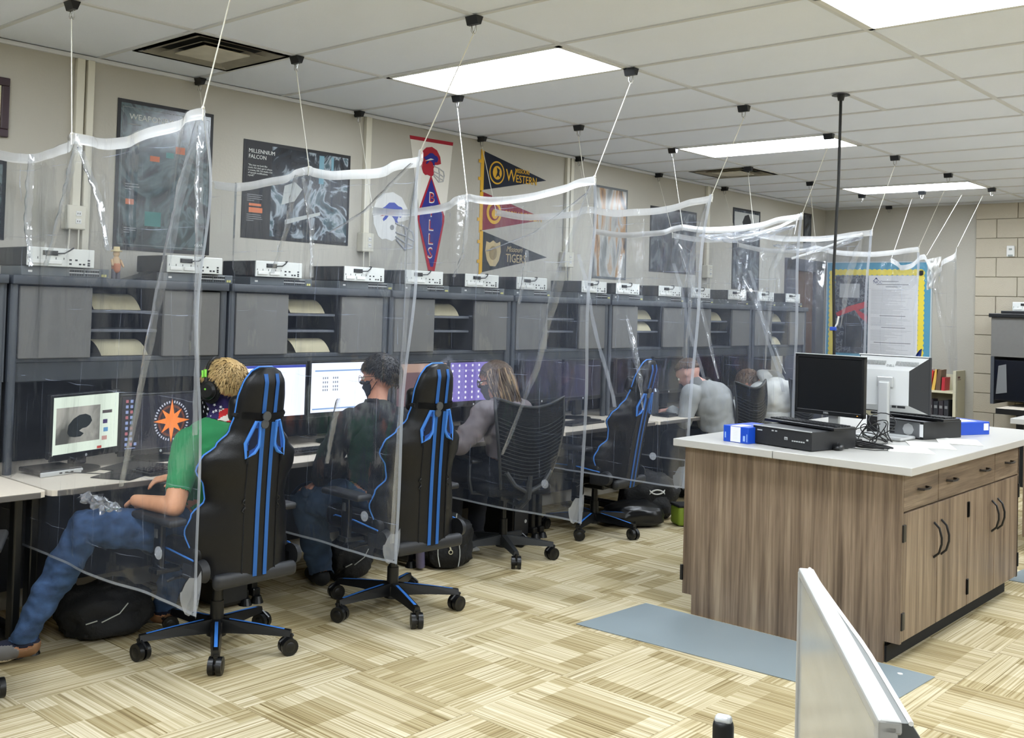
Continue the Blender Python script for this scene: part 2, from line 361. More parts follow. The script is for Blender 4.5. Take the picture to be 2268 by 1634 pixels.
# lights
def ceiling_light(i, j, label):
    x0, x1, y0, y1 = XG[i]+.012, XG[i+1]-.012, j*T+.012, (j+1)*T-.012
    e = empty('ceiling_light', ((x0+x1)/2, (y0+y1)/2, H), 0, label, 'light', 'fluorescent ceiling lights')
    hx, hy = (x1-x0)/2, (y1-y0)/2
    b = MB()
    for s in (-1, 1):
        b.box((s*(hx-.012), 0, .01), (.024, 2*hy, .03)); b.box((0, s*(hy-.012), .01), (2*hx, .024, .03))
    b.build('frame', WHITE, e); b = MB(); b.box((0, 0, .006), (2*hx-.05, 2*hy-.05, .008)); b.build('diffuser', DIFF, e)
names = {(1, -1): 'large glowing ceiling light nearest the dusty vent', (1, 4): 'glowing ceiling light in the middle of the room behind the black cord', (1, 9): 'farthest glowing ceiling light, by the back wall',
         (3, -1): 'glowing ceiling light cut off by the top right corner of the photo'}
for (i, j) in sorted(lights): ceiling_light(i, j, names.get((i, j), f'fluorescent ceiling light outside the view, {["", "above the desk side", "", "above the island side", "", "above the far right side"][i]}, {dict([(-10, "farthest behind the camera"), (-6, "just behind the camera"), (-1, "level with the nearest light"), (4, "level with the middle light"), (9, "level with the farthest light")])[j]}'))
# vents
def vent(j, label):
    x1 = .915; x0 = x1-T+.02; y0 = j*T+.012; cx, cy = (x0+x1)/2, y0+T/2-.012
    e = empty('ceiling_vent', (cx, cy, H), 0, label, 'vent'); h = T/2-.014
    b = MB(); b.box((0, 0, .03), (2*h, 2*h, .01)); b.build('duct', mat('vent_dark', (52, 56, 58), .8), e)
    vm = mat('vent_metal', (196, 190, 174), .5, var=.12, vscale=9)
    def ring(ro, ri, zo, zi, name):
        b = MB(); P = [(-1, -1), (1, -1), (1, 1), (-1, 1)]
        a = [b.bm.verts.new((p[0]*ro, p[1]*ro, zo)) for p in P]; c = [b.bm.verts.new((p[0]*ri, p[1]*ri, zi)) for p in P]
        for k in range(4): b.bm.faces.new((a[k], c[k], c[(k+1) % 4], a[(k+1) % 4]))
        bmesh.ops.solidify(b.bm, geom=b.bm.faces[:], thickness=.003); b.build(name, vm, e)
    ring(h, h-.022, -.002, -.002, 'rim'); ring(h-.030, h-.105, -.004, .022, 'louver'); ring(h-.095, h-.165, -.008, .018, 'louver')
    b = MB(); b.box((0, 0, -.006), (2*(h-.155), 2*(h-.155), .006), None, .002); b.build('centre_plate', vm, e)
vent(-3, 'dusty square ceiling vent with stepped louvers near the left wall'); vent(6, 'small-looking far ceiling vent beyond the middle light')
# ================================================================ WALL ITEMS
def conduit(y0, ws, zb, boxw, label):
    e = empty('wall_conduit', (0, y0, 0), 0, label, 'conduit')
    y = 0
    for (off, wd) in ws:
        b = MB(); b.bb(.0, .03, off, off+wd, zb if off == ws[0][0] else 1.68, H-.02, .004); b.build('raceway', METALW, e)
    b = MB(); b.box((.03, boxw[0], zb-.05), (.06, boxw[1], .125), None, .006); ob = b.build('outlet_box', METALW, e)
    b = MB()
    for s in (-1, 1):
        b.box((.0615, boxw[0]+.012, zb-.05+s*.02), (.003, .03, .026), None, .001)
    b.build('socket', WHITE, ob)
    b = MB()
    for s in (-1, 1):
        for q in (-1, 1): b.box((.0635, boxw[0]+.012+q*.006, zb-.05+s*.02), (.001, .003, .009))
    b.build('slot', INK, ob)
    b = MB(); b.tube([(.05, boxw[0]-.03, zb-.11), (.055, boxw[0]-.035, zb-.2), (.07, boxw[0]-.05, 1.70)], .004)
    b.tube([(.05, boxw[0]+.02, zb-.11), (.06, boxw[0]+.015, zb-.2), (.09, boxw[0]-.01, 1.70)], .004); b.build('cord', METALW, e)
conduit(-1.951, [(0, .045), (.06, .04)], 2.03, (.01, .11), 'pair of cream wall raceways left of the tall dark poster, outlet box below')
conduit(.085, [(0, .05)], 2.03, (.02, .10), 'cream wall raceway left of the football pennant, ending in an outlet box')
conduit(2.30, [(0, .04), (.055, .04)], 2.03, (.02, .12), 'pair of cream wall raceways just right of the three triangular pennants')
conduit(4.58, [(0, .05)], 2.03, (.02, .10), 'farthest cream wall raceway, between the two far dark posters')

def poster(name, y0, y1, z0, z1, label, m, border=INK, bw=.02, cat='poster'):
    e = empty(name, (0, (y0+y1)/2, z0), 0, label, cat)
    hw = (y1-y0)/2; h = z1-z0
    b = MB(); b.bb(.001, .004, -hw, hw, 0, h); b.build('sheet', border, e)
    b = MB(); b.bb(.004, .0045, -hw+bw, hw-bw, bw, h-bw); b.build('printed_picture', m, e)
    return e, hw, h
def lines(parent, y0, zs, ln, m=WHITE, th=.004, x=.005, name='printed_lines'):
    b = MB()
    for i, z in enumerate(zs):
        l = ln*(1 if i < len(zs)-1 else .5)*random.uniform(.85, 1); b.bb(x, x+.0006, y0, y0+l, z, z+th)
    b.build(name, m, parent)
GLZ = dict(rough=.18)
P1 = picture_mat('print_teal_smoke', [(.3, (16, 19, 22)), (.44, (34, 52, 54)), (.52, (78, 96, 98)), (.6, (30, 38, 44)), (.72, (14, 16, 20))], 4.5, rough=.2)
P2 = picture_mat('print_black_machinery', [(.35, (22, 24, 30)), (.5, (40, 46, 54)), (.56, (150, 160, 168)), (.62, (60, 84, 92)), (.75, (28, 32, 40))], 5, rough=.2)
P3 = picture_mat('print_blue_grey', [(.3, (44, 48, 56)), (.5, (72, 78, 86)), (.6, (110, 116, 122)), (.75, (50, 56, 66))], 5, rough=.2)
TXT = mat('print_white', (210, 212, 208), .6); TXTG = mat('print_grey', (140, 142, 142), .6)
ORNG = mat('print_orange', (200, 112, 70), .6)
e, hw, h = poster('wall_poster', -1.70, -1.09, 1.83, 2.65, 'tall dark poster headed WEAPONRY behind the nearest plastic curtain', P1)
text('WEAPONRY', .045, (.0052, -hw+.07, h-.105), YX, ZX, TXT, e, sx=1.1)
b = MB()
for (a0, a1, b0, b1) in ((-hw+.03, hw-.03, .03, .032), (-hw+.03, hw-.03, h-.042, h-.04), (-hw+.03, -hw+.032, .03, h-.04), (hw-.032, hw-.03, .03, h-.04)): b.bb(.0046, .0052, a0, a1, b0, b1)
b.build('printed_frame_line', TXTG, e)
lines(e, -hw+.07, [h-.135], .16, TXTG, .006); lines(e, -hw+.06, [.36-.014*i for i in range(3)], .09, TXTG); lines(e, -hw+.06, [.12-.012*i for i in range(3)], .08, TXTG)
b = MB(); b.bb(.0046, .0052, -.1, -.04, .50, .53); b.bb(.0046, .0052, .06, .12, .56, .60); b.bb(.0046, .0052, -.24, -.19, .25, .28); b.build('printed_patch', ORNG, e)
b = MB(); b.bb(.0046, .0052, -.12, -.02, .14, .22); b.bb(.0046, .0052, 0, .05, .53, .56); b.build('printed_patch', mat('print_teal', (70, 130, 126), .5), e)
text('GEAR', .022, (.0052, hw-.10, .045), YX, ZX, TXT, e)
e, hw, h = poster('wall_poster', -.872, -.025, 1.95, 2.54, 'wide dark poster headed MILLENNIUM FALCON between two raceways', P2)
b = MB(); b.bb(.0046, .0050, -hw+.02, -hw+.21, .02, h-.02); b.build('printed_column', INK, e)
text('MILLENNIUM\nFALCON', .034, (.0055, -hw+.035, h-.075), YX, ZX, TXT, e, sx=1.0)
text('"She may not look like\nmuch, but she\'s got it where\nit counts, kid. I\'ve made a lot\nof special modifications\nmyself."', .0155, (.0055, -hw+.035, h-.155), YX, ZX, TXT, e)
for z in (.26, .14): lines(e, -hw+.035, [z-.012*i for i in range(4)], .12, TXTG, .0035, .0052)
b = MB(); b.bb(.0051, .0056, -hw+.05, -hw+.15, .155, .185); b.bb(.0051, .0056, -hw+.05, -hw+.14, .195, .21); b.build('printed_patch', ORNG, e)
b = MB(); b.prism([(0, 0), (.10, .03), (.16, .11), (.10, .15), (.02, .12)], (.0048, -.13, .22), YX, ZX, (.0006, 0, 0)); b.prism([(0, 0), (.28, .08), (.28, .10), (0, .03)], (.0048, -.10, .10), YX, ZX, (.0006, 0, 0)); b.build('printed_craft', mat('print_pale', (168, 172, 170), .5), e)
b = MB(); b.bb(.0048, .0054, .16, .20, .38, .56); b.bb(.0048, .0054, .26, .28, .42, .56); b.build('printed_patch', mat('print_bluegrey', (110, 150, 165), .5), e)
e, hw, h = poster('wall_poster', 2.72, 3.225, 1.845, 2.64, 'tall pale grey and tan poster just right of the raceway pair', picture_mat('print_pale_tan', [(.35, (120, 122, 122)), (.5, (176, 176, 172)), (.58, (170, 134, 98)), (.7, (60, 62, 66))], 3, (1, 2, .6), rough=.15), mat('poster_grey_edge', (96, 100, 102), .4))
e, hw, h = poster('wall_poster', 3.60, 4.42, 1.94, 2.54, 'wide blue-grey poster left of the farthest raceway', P3)
e, hw, h = poster('wall_poster', 5.14, 5.73, 1.83, 2.66, 'tall narrow-looking dark poster nearest the brown door', P3)
b = MB(); b.bb(.005, .0056, -hw+.03, hw-.03, h-.22, h-.04); b.build('printed_patch', mat('print_light_band', (176, 178, 176), .5), e)
b = MB(); b.prism([(-.05, 0), (.06, 0), (.09, .1), (.03, .17), (-.05, .15), (-.1, .08)], (.0057, 0, h-.22), YX, ZX, (.0005, 0, 0)); b.build('printed_patch', INK, e)
e, hw, h = poster('wall_poster', 6.78, 6.98, 2.32, 2.74, 'small dark poster high above the brown door', P3)
e, hw, h = poster('wall_poster', -2.9, -2.29, 1.84, 2.235, 'dark poster cut off by the left edge of the photo', P1)
e = empty('picture_frame', (0, -2.6, 2.35), 0, 'dark purple framed certificate cut off by the left edge', 'picture')
pm = mat('frame_plum', (52, 32, 42), .35); hw, h = .305, .295
for a0, a1, b0, b1 in ((-hw, hw, 0, .04), (-hw, hw, h-.04, h), (-hw, -hw+.04, .04, h-.04), (hw-.04, hw, .04, h-.04)):
    b = MB(); b.bb(0, .022, a0, a1, b0, b1, .004); b.build('frame_side', pm, e)
b = MB(); b.bb(0, .008, -hw+.03, hw-.03, .03, h-.03); b.build('certificate', CREAM, e)

# pennants -------------------------------------------------------
RED = mat('felt_red', (168, 34, 50), .9); NAVY = mat('felt_navy', (26, 32, 48), .9); ROYAL = mat('felt_royal', (40, 44, 130), .9); GOLD = mat('felt_gold', (222, 172, 52), .9)
MAROON = mat('felt_maroon', (134, 44, 56), .9); DKGRN = mat('felt_charcoal', (44, 48, 50), .9); OFFW = mat('felt_white', (226, 222, 212), .9); TAN = mat('felt_tan', (190, 170, 128), .9)
def flat(parent, name, poly, m, x, th=.0015):
    b = MB(); b.prism(poly, (x, 0, 0), YX, ZX, (th, 0, 0)); return b.build(name, m, parent)
def circ(cy, cz, r, n=20, ry=1): return [(cy+r*math.cos(2*PI*i/n), cz+r*ry*math.sin(2*PI*i/n)) for i in range(n)]
def bison(cy, cz, s, fl=1):
    P = [(-.55, .02), (-.30, .16), (-.12, .30), (.10, .32), (.28, .22), (.42, .20), (.52, .08), (.48, -.06), (.38, -.14), (.30, -.10), (.24, -.22), (.30, -.34), (.20, -.36), (.12, -.20), (.02, -.12), (-.12, -.10), (-.22, -.22), (-.34, -.30), (-.38, -.24), (-.26, -.10), (-.40, -.08)]
    return [(cy+p[0]*s*fl, cz+p[1]*s) for p in P]
def helmet(e, cy, cz, s, shell, mask, logo, streak, x):
    P = [(-.36, -.36), (-.48, -.14), (-.52, .10), (-.44, .32), (-.25, .47), (0, .52), (.24, .44), (.40, .24), (.45, .02), (.30, -.03), (.16, -.05), (.10, -.18), (.14, -.36), (.02, -.44), (-.16, -.40), (-.26, -.42)]
    flat(e, 'helmet_shell', [(cy+p[0]*s, cz+p[1]*s) for p in P], shell, x)
    flat(e, 'bison_emblem', bison(cy-.02*s, cz+.12*s, s*.62), logo, x+.002)
    flat(e, 'emblem_streak', [(cy-.34*s, cz+.02*s), (cy-.05*s, cz+.14*s), (cy+.1*s, cz+.12*s), (cy-.1*s, cz+.07*s)], streak, x+.004)
    b = MB(); X = x+.003
    for pts in ([(.08, -.08), (.34, -.13), (.56, -.22)], [(.10, -.26), (.36, -.31), (.60, -.40)], [(.56, -.20), (.61, -.36), (.56, -.54), (.36, -.58), (.12, -.40)], [(.34, -.12), (.38, -.32), (.38, -.56)], [(.10, -.34), (.34, -.44), (.58, -.50)]):
        b.tube([(X, cy+p[0]*s, cz+p[1]*s) for p in pts], .012*s*1.6)
    b.build('face_mask', mask, e)
e = empty('football_pennant', (0, 0, 0), 0, 'tall white and blue football pennant with red helmet and vertical BILLS lettering', 'pennant')
flat(e, 'felt_body', [(.518, 2.73), (.951, 2.738), (.905, 2.30), (.80, 1.825), (.735, 1.825), (.615, 2.30)], OFFW, .001)
flat(e, 'top_band', [(.512, 2.752), (.955, 2.76), (.951, 2.735), (.518, 2.727)], RED, .0027)
flat(e, 'red_edge', [(.735, 2.50), (.885, 2.22), (.885, 2.18), (.80, 1.82), (.735, 1.82), (.612, 2.18), (.612, 2.22)], RED, .0028)
flat(e, 'blue_field', [(.738, 2.47), (.862, 2.22), (.862, 2.16), (.780, 1.85), (.755, 1.85), (.632, 2.16), (.632, 2.22)], ROYAL, .0046)
helmet(e, .735, 2.585, .22, RED, mat('felt_light_grey', (190, 190, 190), .8), ROYAL, OFFW, .003)
for i, ch in enumerate('BILLS'):
    text(ch, .115, (.0068, .745, 2.30-i*.098), YX, ZX, OFFW, e, align='CENTER', sx=1.0)
    text(ch, .092, (.0086, .745, 2.308-i*.098), YX, ZX, RED, e, align='CENTER', sx=1.0)
e = empty('helmet_decal', (0, 0, 0), 0, 'white football helmet cutout with blue bison emblem, beside the tall pennant', 'wall decal')
helmet(e, .37, 2.16, .35, mat('decal_white', (224, 224, 222), .5), mat('decal_grey', (168, 170, 174), .5), mat('decal_blue', (48, 70, 170), .5), RED, .001)
flat(e, 'ear_hole', circ(.37, 2.10, .018), mat('decal_grey2', (130, 132, 136), .5), .004)
def tri_pennant(y0, y1, zt, zb, ztip, body, edge, label):
    e = empty('pennant', (0, 0, 0), 0, label, 'pennant', 'triangular college pennants')
    flat(e, 'felt_body', [(y0, zb), (y0, zt), (y1, ztip)], body, .001)
    flat(e, 'edge_strip', [(y0-.035, zb-.02), (y0-.035, zt+.01), (y0, zt), (y0, zb)], edge, .001, .003)
    b = MB()
    for z in (zt-.08, zb+.08):
        b.bb(.003, .006, y0-.06, y0-.02, z-.012, z+.012)
    b.build('tie_tab', edge, e); return e
e = tri_pennant(1.30, 2.06, 2.742, 2.451, 2.60, NAVY, GOLD, 'navy triangular pennant reading MISSOURI WESTERN, top of the three')
flat(e, 'seal_ring', circ(1.45, 2.595, .088, 28), GOLD, .003); flat(e, 'seal_field', circ(1.45, 2.595, .076, 28), NAVY, .0048)
flat(e, 'seal_core', circ(1.45, 2.595, .052, 20), GOLD, .0066)
flat(e, 'griffon', [(1.43, 2.555), (1.45, 2.60), (1.44, 2.635), (1.475, 2.62), (1.47, 2.59), (1.485, 2.56), (1.46, 2.575)], NAVY, .0084)
text('MISSOURI', .048, (.004, 1.665, 2.622), YX, ZX, GOLD, e, sx=.85); text('W', .13, (.004, 1.555, 2.548), YX, ZX, GOLD, e, sx=.95); text('ESTERN', .085, (.004, 1.675, 2.548), YX, ZX, GOLD, e, sx=.9)
e = tri_pennant(1.30, 2.07, 2.435, 2.147, 2.29, MAROON, GOLD, 'maroon triangular pennant reading PARK UNIVERSITY, middle of the three')
flat(e, 'seal_ring', circ(1.43, 2.29, .086, 28), GOLD, .003); flat(e, 'seal_field', circ(1.43, 2.29, .060, 28), MAROON, .0048); flat(e, 'seal_core', circ(1.435, 2.28, .038, 12), GOLD, .0066)
text('PARK UNIVERSITY', .082, (.004, 1.56, 2.262), YX, ZX, GOLD, e, sx=.70)
e = tri_pennant(1.31, 2.095, 2.141, 1.834, 1.986, DKGRN, GOLD, 'charcoal triangular pennant reading Missouri TIGERS, lowest of the three')
flat(e, 'crest', [(1.36+.0, 1.93), (1.34, 2.0), (1.35, 2.07), (1.39, 2.06), (1.43, 2.08), (1.47, 2.06), (1.51, 2.075), (1.52, 2.0), (1.50, 1.93), (1.46, 1.885), (1.40, 1.885)], TAN, .003)
flat(e, 'crest_inner', circ(1.43, 1.985, .045, 12, 1.2), mat('felt_tan2', (150, 132, 96), .9), .0048)
text('Missouri', .062, (.004, 1.585, 2.005), YX, ZX, TAN, e, sx=.9, shear=.3); text('TIGERS', .092, (.004, 1.58, 1.925), YX, ZX, TAN, e, sx=.85)

# ================================================================ HUTCHES, DESKS
def make_hutch(wd=1.19):
    e = empty('desk_hutch', (0, 0, 0)); h0, h1 = -wd/2, wd/2
    b = MB(); b.bb(.01, .425, h0, h1, 1.622, 1.665, .006); b.build('top_board', HFRAME, e, True)
    for s in (-1, 1):
        y = s*(wd/2-.012); b = MB(); b.bb(.02, .40, y-.012, y+.012, 1.17, 1.622); b.build('side_panel', HFRAME, e)
        b = MB(); b.cyl((.385, s*(wd/2-.022), .74), (.385, s*(wd/2-.022), 1.622), .021, None, 14); b.build('post', HPOST, e, True)
    b = MB(); b.bb(.015, .03, h0+.02, h1-.02, .742, 1.622); b.build('back_panel', HDARK, e)
    b = MB(); b.bb(.02, .385, h0+.024, h1-.024, 1.255, 1.277, .003); b.build('bottom_board', HFRAME, e)
    b = MB(); b.bb(.36, .38, h0+.03, h1-.03, 1.165, 1.255, .004); b.build('valance', mat('valance_grey', (56, 60, 64), .4), e)
    for s in (-1, 1):
        y0, y1 = (h0+.045, -.19) if s < 0 else (.21, h1-.045)
        b = MB(); b.bb(.385, .405, y0, y1, 1.275, 1.615, .004); b.build('door', HDOOR, e)
        yy = y1 if s < 0 else y0; b = MB(); b.bb(.03, .384, yy-.008, yy+.008, 1.277, 1.622); b.build('divider', HDARK, e)
    for z in (1.50, 1.405):
        b = MB(); b.bb(.05, .355, -.182, .202, z-.007, z+.007, .002); b.build('shelf', mat('shelf_lip', (92, 96, 104), .35), e)
    return e
def make_desk(wd=1.195):
    e = empty('desk', (0, 0, 0)); h0, h1 = -wd/2, wd/2
    b = MB(); b.prism([(.02, h0), (.845, h0), (.868, h0+.01), (.875, h0+.03), (.875, h1-.03), (.868, h1-.01), (.845, h1), (.02, h1)], (0, 0, .715), XX, YX, (0, 0, .025)); b.build('desktop', DESK, e)
    b = MB(); b.bb(.868, .8765, h0+.03, h1-.03, .713, .739, .003); b.build('edge_band', DEDGE, e)
    b = MB(); b.bb(.08, .10, h0+.02, h1-.02, .12, .713); b.build('modesty_panel', mat('modesty', (38, 42, 52), .7), e)
    for s in (-1, 1):
        y = s*(wd/2-.03)
        b = MB(); b.bb(.62, .68, y-.02, y+.02, .04, .713, .008); b.bb(.12, .17, y-.02, y+.02, .04, .713, .008); b.bb(.12, .70, y-.025, y+.025, .03, .075, .01); b.build('leg', BLACK, e)
        b = MB(); b.cyl((.70, y, 0), (.70, y, .035), .035, .022, 14); b.build('glide', BLACK, e); b = MB(); b.cyl((.15, y, 0), (.15, y, .035), .03, .02, 12); b.build('glide', BLACK, e)
    b = MB(); b.cyl((.06, .3, .7405), (.06, .3, .743), .03, None, 14); b.build('cable_grommet', BLACK, e)
    return e
def pc_tower(x, y, label):
    e = empty('pc_tower', (x, y, 0), .0, label, 'computer'); b = MB(); b.box((0, 0, .21), (.40, .17, .40), None, .008); b.build('case', BLACK, e)
    b = MB(); b.box((.204, 0, .21), (.008, .15, .36), None, .003); f = b.build('front_panel', DGREY, e)
    b = MB(); b.cyl((.206, .04, .12), (.212, .04, .12), .012, None, 14); b.build('power_button', SILV, f)
    b = MB()
    for sx in (-1, 1):
        for sy in (-1, 1): b.cyl((.16*sx, .06*sy, 0), (.16*sx, .06*sy, .012), .015)
    b.build('foot', BLACK, e)
hut0 = make_hutch(); desk0 = make_desk()
for k in range(-1, 7):
    yc = ybound(k)+.6035; w_ = ORD[k+1] if k >= 0 else 'cut-off leftmost'
    hu = hut0 if k == -1 else copy_tree(hut0); hu.location = (0, yc, 0)
    tag(hu, f'grey two-door desk hutch, {["cut off at the left edge", "first full one from the left", "second full one from the left", "third from the left, purple screen below", "fourth from the left, above empty gaming chair", "fifth from the left, above man in grey hoodie", "sixth from the left, above person in white hoodie", "farthest one, beside the brown door"][k+1]}', 'hutch', 'row of grey desk hutches')
    de = desk0 if k == -1 else copy_tree(desk0); de.location = (0, yc, 0)
    tag(de, f'cream desk on black legs, {["cut off at the left edge of the photo", "where the boy in green sits", "where the person in black hoodie sits", "where the long-haired person sits", "in front of the empty gaming chair", "where the man in grey hoodie sits", "where the person in white hoodie sits", "farthest, next to the brown door"][k+1]}', 'desk', 'row of cream desks')
pc_tower(.50, -1.33, 'black computer tower under the desks behind the nearest gaming chair')
pc_tower(.45, 1.05, 'black computer tower under the desk near the mesh chair')

# network boxes --------------------------------------------------
FACE = mat('router_face', (214, 216, 212), .45, .1); SWG = mat('switch_grey', (92, 98, 102), .45, .2)
def make_router():
    e = empty('router', (0, 0, 0)); b = MB(); b.bb(-.30, -.006, -.17, .17, 0, .088, .006); b.build('case', mat('router_black', (34, 36, 40), .55, bump=.1), e)
    b = MB(); b.bb(-.006, .004, -.17, .17, .0, .089, .004); f = b.build('faceplate', FACE, e)
    b = MB(); b.bb(.004, .006, -.095, -.02, .052, .075); b.build('power_inlet', BLACK, f)
    b = MB(); b.bb(.004, .010, -.155, -.085, .012, .030, .002); b.bb(.004, .010, -.07, 0, .012, .030, .002); b.build('module_plate', WHITE, f)
    b = MB()
    for (y, z) in ((.045, .035), (.045, .016), (.075, .035), (.095, .016), (.115, .016), (.14, .036), (.14, .022), (.14, .012)): b.bb(.004, .0055, y-.006, y+.006, z-.004, z+.004)
    for y in (-.16, -.12, -.08, -.03, .01): b.bb(.004, .0055, y, y+.003, .034, .044)
    b.build('port', INK, f)
    b = MB(); b.bb(.004, .012, -.09, -.03, .054, .073, .003); b.tube([(.01, -.03, .062), (.03, .0, .064), (.02, .03, .078), (.0, .06, .093), (-.04, .08, .093)], .0035); b.build('power_cord', CORD, e)
    return e
def make_switch():
    e = empty('network_switch', (0, 0, 0)); b = MB(); b.bb(-.24, 0, -.22, .22, 0, .044, .003); b.build('case', SWG, e)
    b = MB()
    for i in range(24):
        y = .02+(i//2)*.0125+(.006 if i >= 12 else 0); z = .010 if i % 2 else .028
        b.bb(0, .0015, y-.004, y+.004, z-.004, z+.006)
    b.build('port', INK, e)
    b = MB(); b.bb(0, .0012, .012, .085, .0195, .0225); b.bb(0, .0012, .090, .165, .0195, .0225); b.bb(0, .0012, .012, .085, .037, .039); b.bb(0, .0012, .090, .165, .037, .039); b.build('port_trim', WHITE, e)
    b = MB()
    for y in (.185, .20): b.bb(0, .002, y-.006, y+.006, .006, .018)
    b.build('uplink_port', mat('port_gold', (196, 190, 120), .4), e)
    b = MB(); b.bb(0, .0012, -.19, -.17, .016, .026); b.build('badge', WHITE, e)
    return e
r0 = make_router(); s0 = make_switch(); first = True
RY = [[(-2.18, 0), (-1.435, 0)], [(-.88, 0), (-.225, 0)], [(.30, 0), (.87, 0)], [(1.42, 0), (2.20, 0)], [(2.67, 0), (3.32, 0)], [(3.84, 0), (4.52, 0)], [(5.10, 0), (5.70, 0)]]
for k, row in enumerate(RY):
    for s, (y, q) in enumerate(row):
        sw = s0 if first else copy_tree(s0); ro = r0 if first else copy_tree(r0); first = False
        sw.location = (.375, y+.04, 1.665); ro.location = (.395, y, 1.711); sw.rotation_euler.z = random.uniform(-.03, .03); ro.rotation_euler.z = random.uniform(-.04, .04)
        side = ['left', 'right'][s]; w_ = ['nearest', 'second', 'third', 'fourth', 'fifth', 'sixth', 'seventh'][k]
        tag(sw, f'grey network switch under the {side} white-faced box on the {w_} full hutch', 'network switch', 'network switches on the hutches')
        tag(ro, f'white-faced black network box, {side} one on top of the {w_} full hutch', 'router', 'network routers on the hutches')

# papers in the cubbies
def paper(k, slot, dy, label):
    z = {0: 1.508, 1: 1.412, 2: 1.278}[slot]; yc = ybound(k)+.6035+dy; wd = .26; hh = .08 if slot != 1 else .075
    b = MB()
    def f(u, v):
        a = v*1.0; x = .345-.10*(a**1.4); zz = hh*math.sin(min(a*1.35, 1)*PI/2) if a < .75 else hh*(1-.1*(a-.75)); yy = -wd/2+u*wd-.06*a
        return V((x, yy, zz))
    b.grid(6, 8, f); bmesh.ops.solidify(b.bm, geom=b.bm.faces[:], thickness=.002)
    tag(b.build('paper_sheet', CREAM, None, True, 60, loc=(0, yc, z+.002)), label, 'paper', 'curled papers in the hutch cubbies')
W = ['nearest', 'second', 'third', 'fourth', 'fifth', 'sixth', 'seventh']
for k, slot, dy in ((0, 0, -.02), (0, 2, .03), (1, 0, 0), (1, 2, .05), (2, 0, -.02), (4, 0, -.02), (4, 1, -.02), (5, 0, -.02), (6, 0, 0), (6, 2, 0)):
    paper(k, slot, dy, f'curled cream paper on the {["top", "middle", "bottom"][slot]} cubby shelf of the {W[k]} full hutch')

# monitors -------------------------------------------------------
def glow(name, col, s):
    m = mat(name, col, .35, emit=s*.52); m.node_tree.nodes['Principled BSDF'].inputs['Base Color'].default_value = (.01, .01, .012, 1); return m
SCRB = mat('screen_off', (10, 11, 14), .15)
def monitor(x, y, z, wd, ht, rz, scr, label, stand=True, tilt=0, chin=True):
    """local +x = screen normal; origin at stand base"""
    e = empty('monitor', (x, y, .74), rz, label, 'monitor'); zc = z-.74
    b = MB(); b.box((-.012, 0, zc), (.03, wd+.03, ht+.03), None, .006); b.box((.0, 0, zc-ht/2-.012), (.012, wd+.03, .03), None, .004); b.build('bezel', BLACK, e)
    b = MB(); b.box((.004, 0, zc), (.002, wd, ht)); s = b.build('screen', scr, e)
    b = MB(); b.box((-.05, 0, (zc-.0)/2+.02), (.04, .09, zc*.95), None, .008); b.cyl((-.05, 0, .0), (-.05, 0, .012), .11, .11, 28); b.build('stand', BLACK, e)
    b = MB(); b.cyl((.007, 0, zc-ht/2-.014), (.0085, 0, zc-ht/2-.014), .007, None, 12); b.build('badge', SILV, e)
    return e, s, zc
def scrbits(e, items, zc, x=.0055):
    groups = {}
    for (y0, y1, z0, z1, m) in items: groups.setdefault(m.name, (m, []))[1].append((y0, y1, z0, z1))
    for i, (k_, (m, L)) in enumerate(groups.items()):
        b = MB()
        for q in L: b.bb(x+i*.0003, x+.0004+i*.0003, q[0], q[1], zc+q[2], zc+q[3])
        b.build('screen_content', m, e)
GW = glow('screen_white', (232, 246, 228), 1.0); GB = glow('screen_blue_white', (226, 234, 255), 1.4); GG = picture_mat('screen_photo', [(.35, (70, 70, 66)), (.5, (140, 138, 130)), (.65, (176, 170, 160))], 3, rough=.4, emit=.35)
e, s, zc = monitor(.47, -2.06, .965, .42, .27, math.radians(18), GW, 'glowing monitor showing a video page, leftmost on the desks')
scrbits(e, [(-.195, .085, -.085, .085, GG), (.10, .165, .04, .055, glow('s_grey', (120, 110, 110), .5)), (.105, .135, -.01, .01, glow('s_purple', (90, 70, 130), .6)), (.11, .14, -.05, -.03, glow('s_lblue', (110, 170, 220), .8)), (.10, .135, -.09, -.07, glow('s_pink', (220, 170, 160), .8)), (.07, .10, -.128, -.115, glow('s_red', (220, 90, 80), .8)), (-.21, .21, -.135, -.130, glow('s_dark', (20, 22, 30), .3))], zc)
b = MB(); b.prism([(-.105, -.035), (-.10, .0), (-.07, .028), (-.03, .045), (.01, .047), (.04, .035), (.052, .012), (.035, -.008), (.015, -.018), (-.01, -.02), (-.03, -.03), (.0, -.045), (-.02, -.058), (-.06, -.058), (-.09, -.052)], (.0065, -.02, zc), YX, ZX, (.0004, 0, 0)); b.build('screen_content', glow('s_glove', (40, 52, 50), .4), e)
e, s, zc = monitor(.40, -1.61, .94, .46, .27, math.radians(2), glow('screen_navy', (26, 26, 44), .6), 'dark monitor with an orange compass star, right of the video page')
OR = glow('s_orange', (255, 140, 50), 1.0); LB = glow('s_icon', (150, 170, 220), .8)
def star(n, R1, R2, rot=0): return [((R1 if i % 2 == 0 else R2)*math.sin(rot+PI*i/n), (R1 if i % 2 == 0 else R2)*math.cos(rot+PI*i/n)) for i in range(2*n)]
cy_, cz_ = .06, .0
b = MB(); b.prism(circ(cy_, cz_, .082, 30), (.0055, 0, zc), YX, ZX, (.0003, 0, 0)); b.build('compass_ring', glow('s_ring', (150, 78, 40), .5), e)
b = MB(); b.prism(circ(cy_, cz_, .070, 30), (.0060, 0, zc), YX, ZX, (.0003, 0, 0)); b.build('compass_disc', glow('s_disc', (60, 36, 44), .5), e)
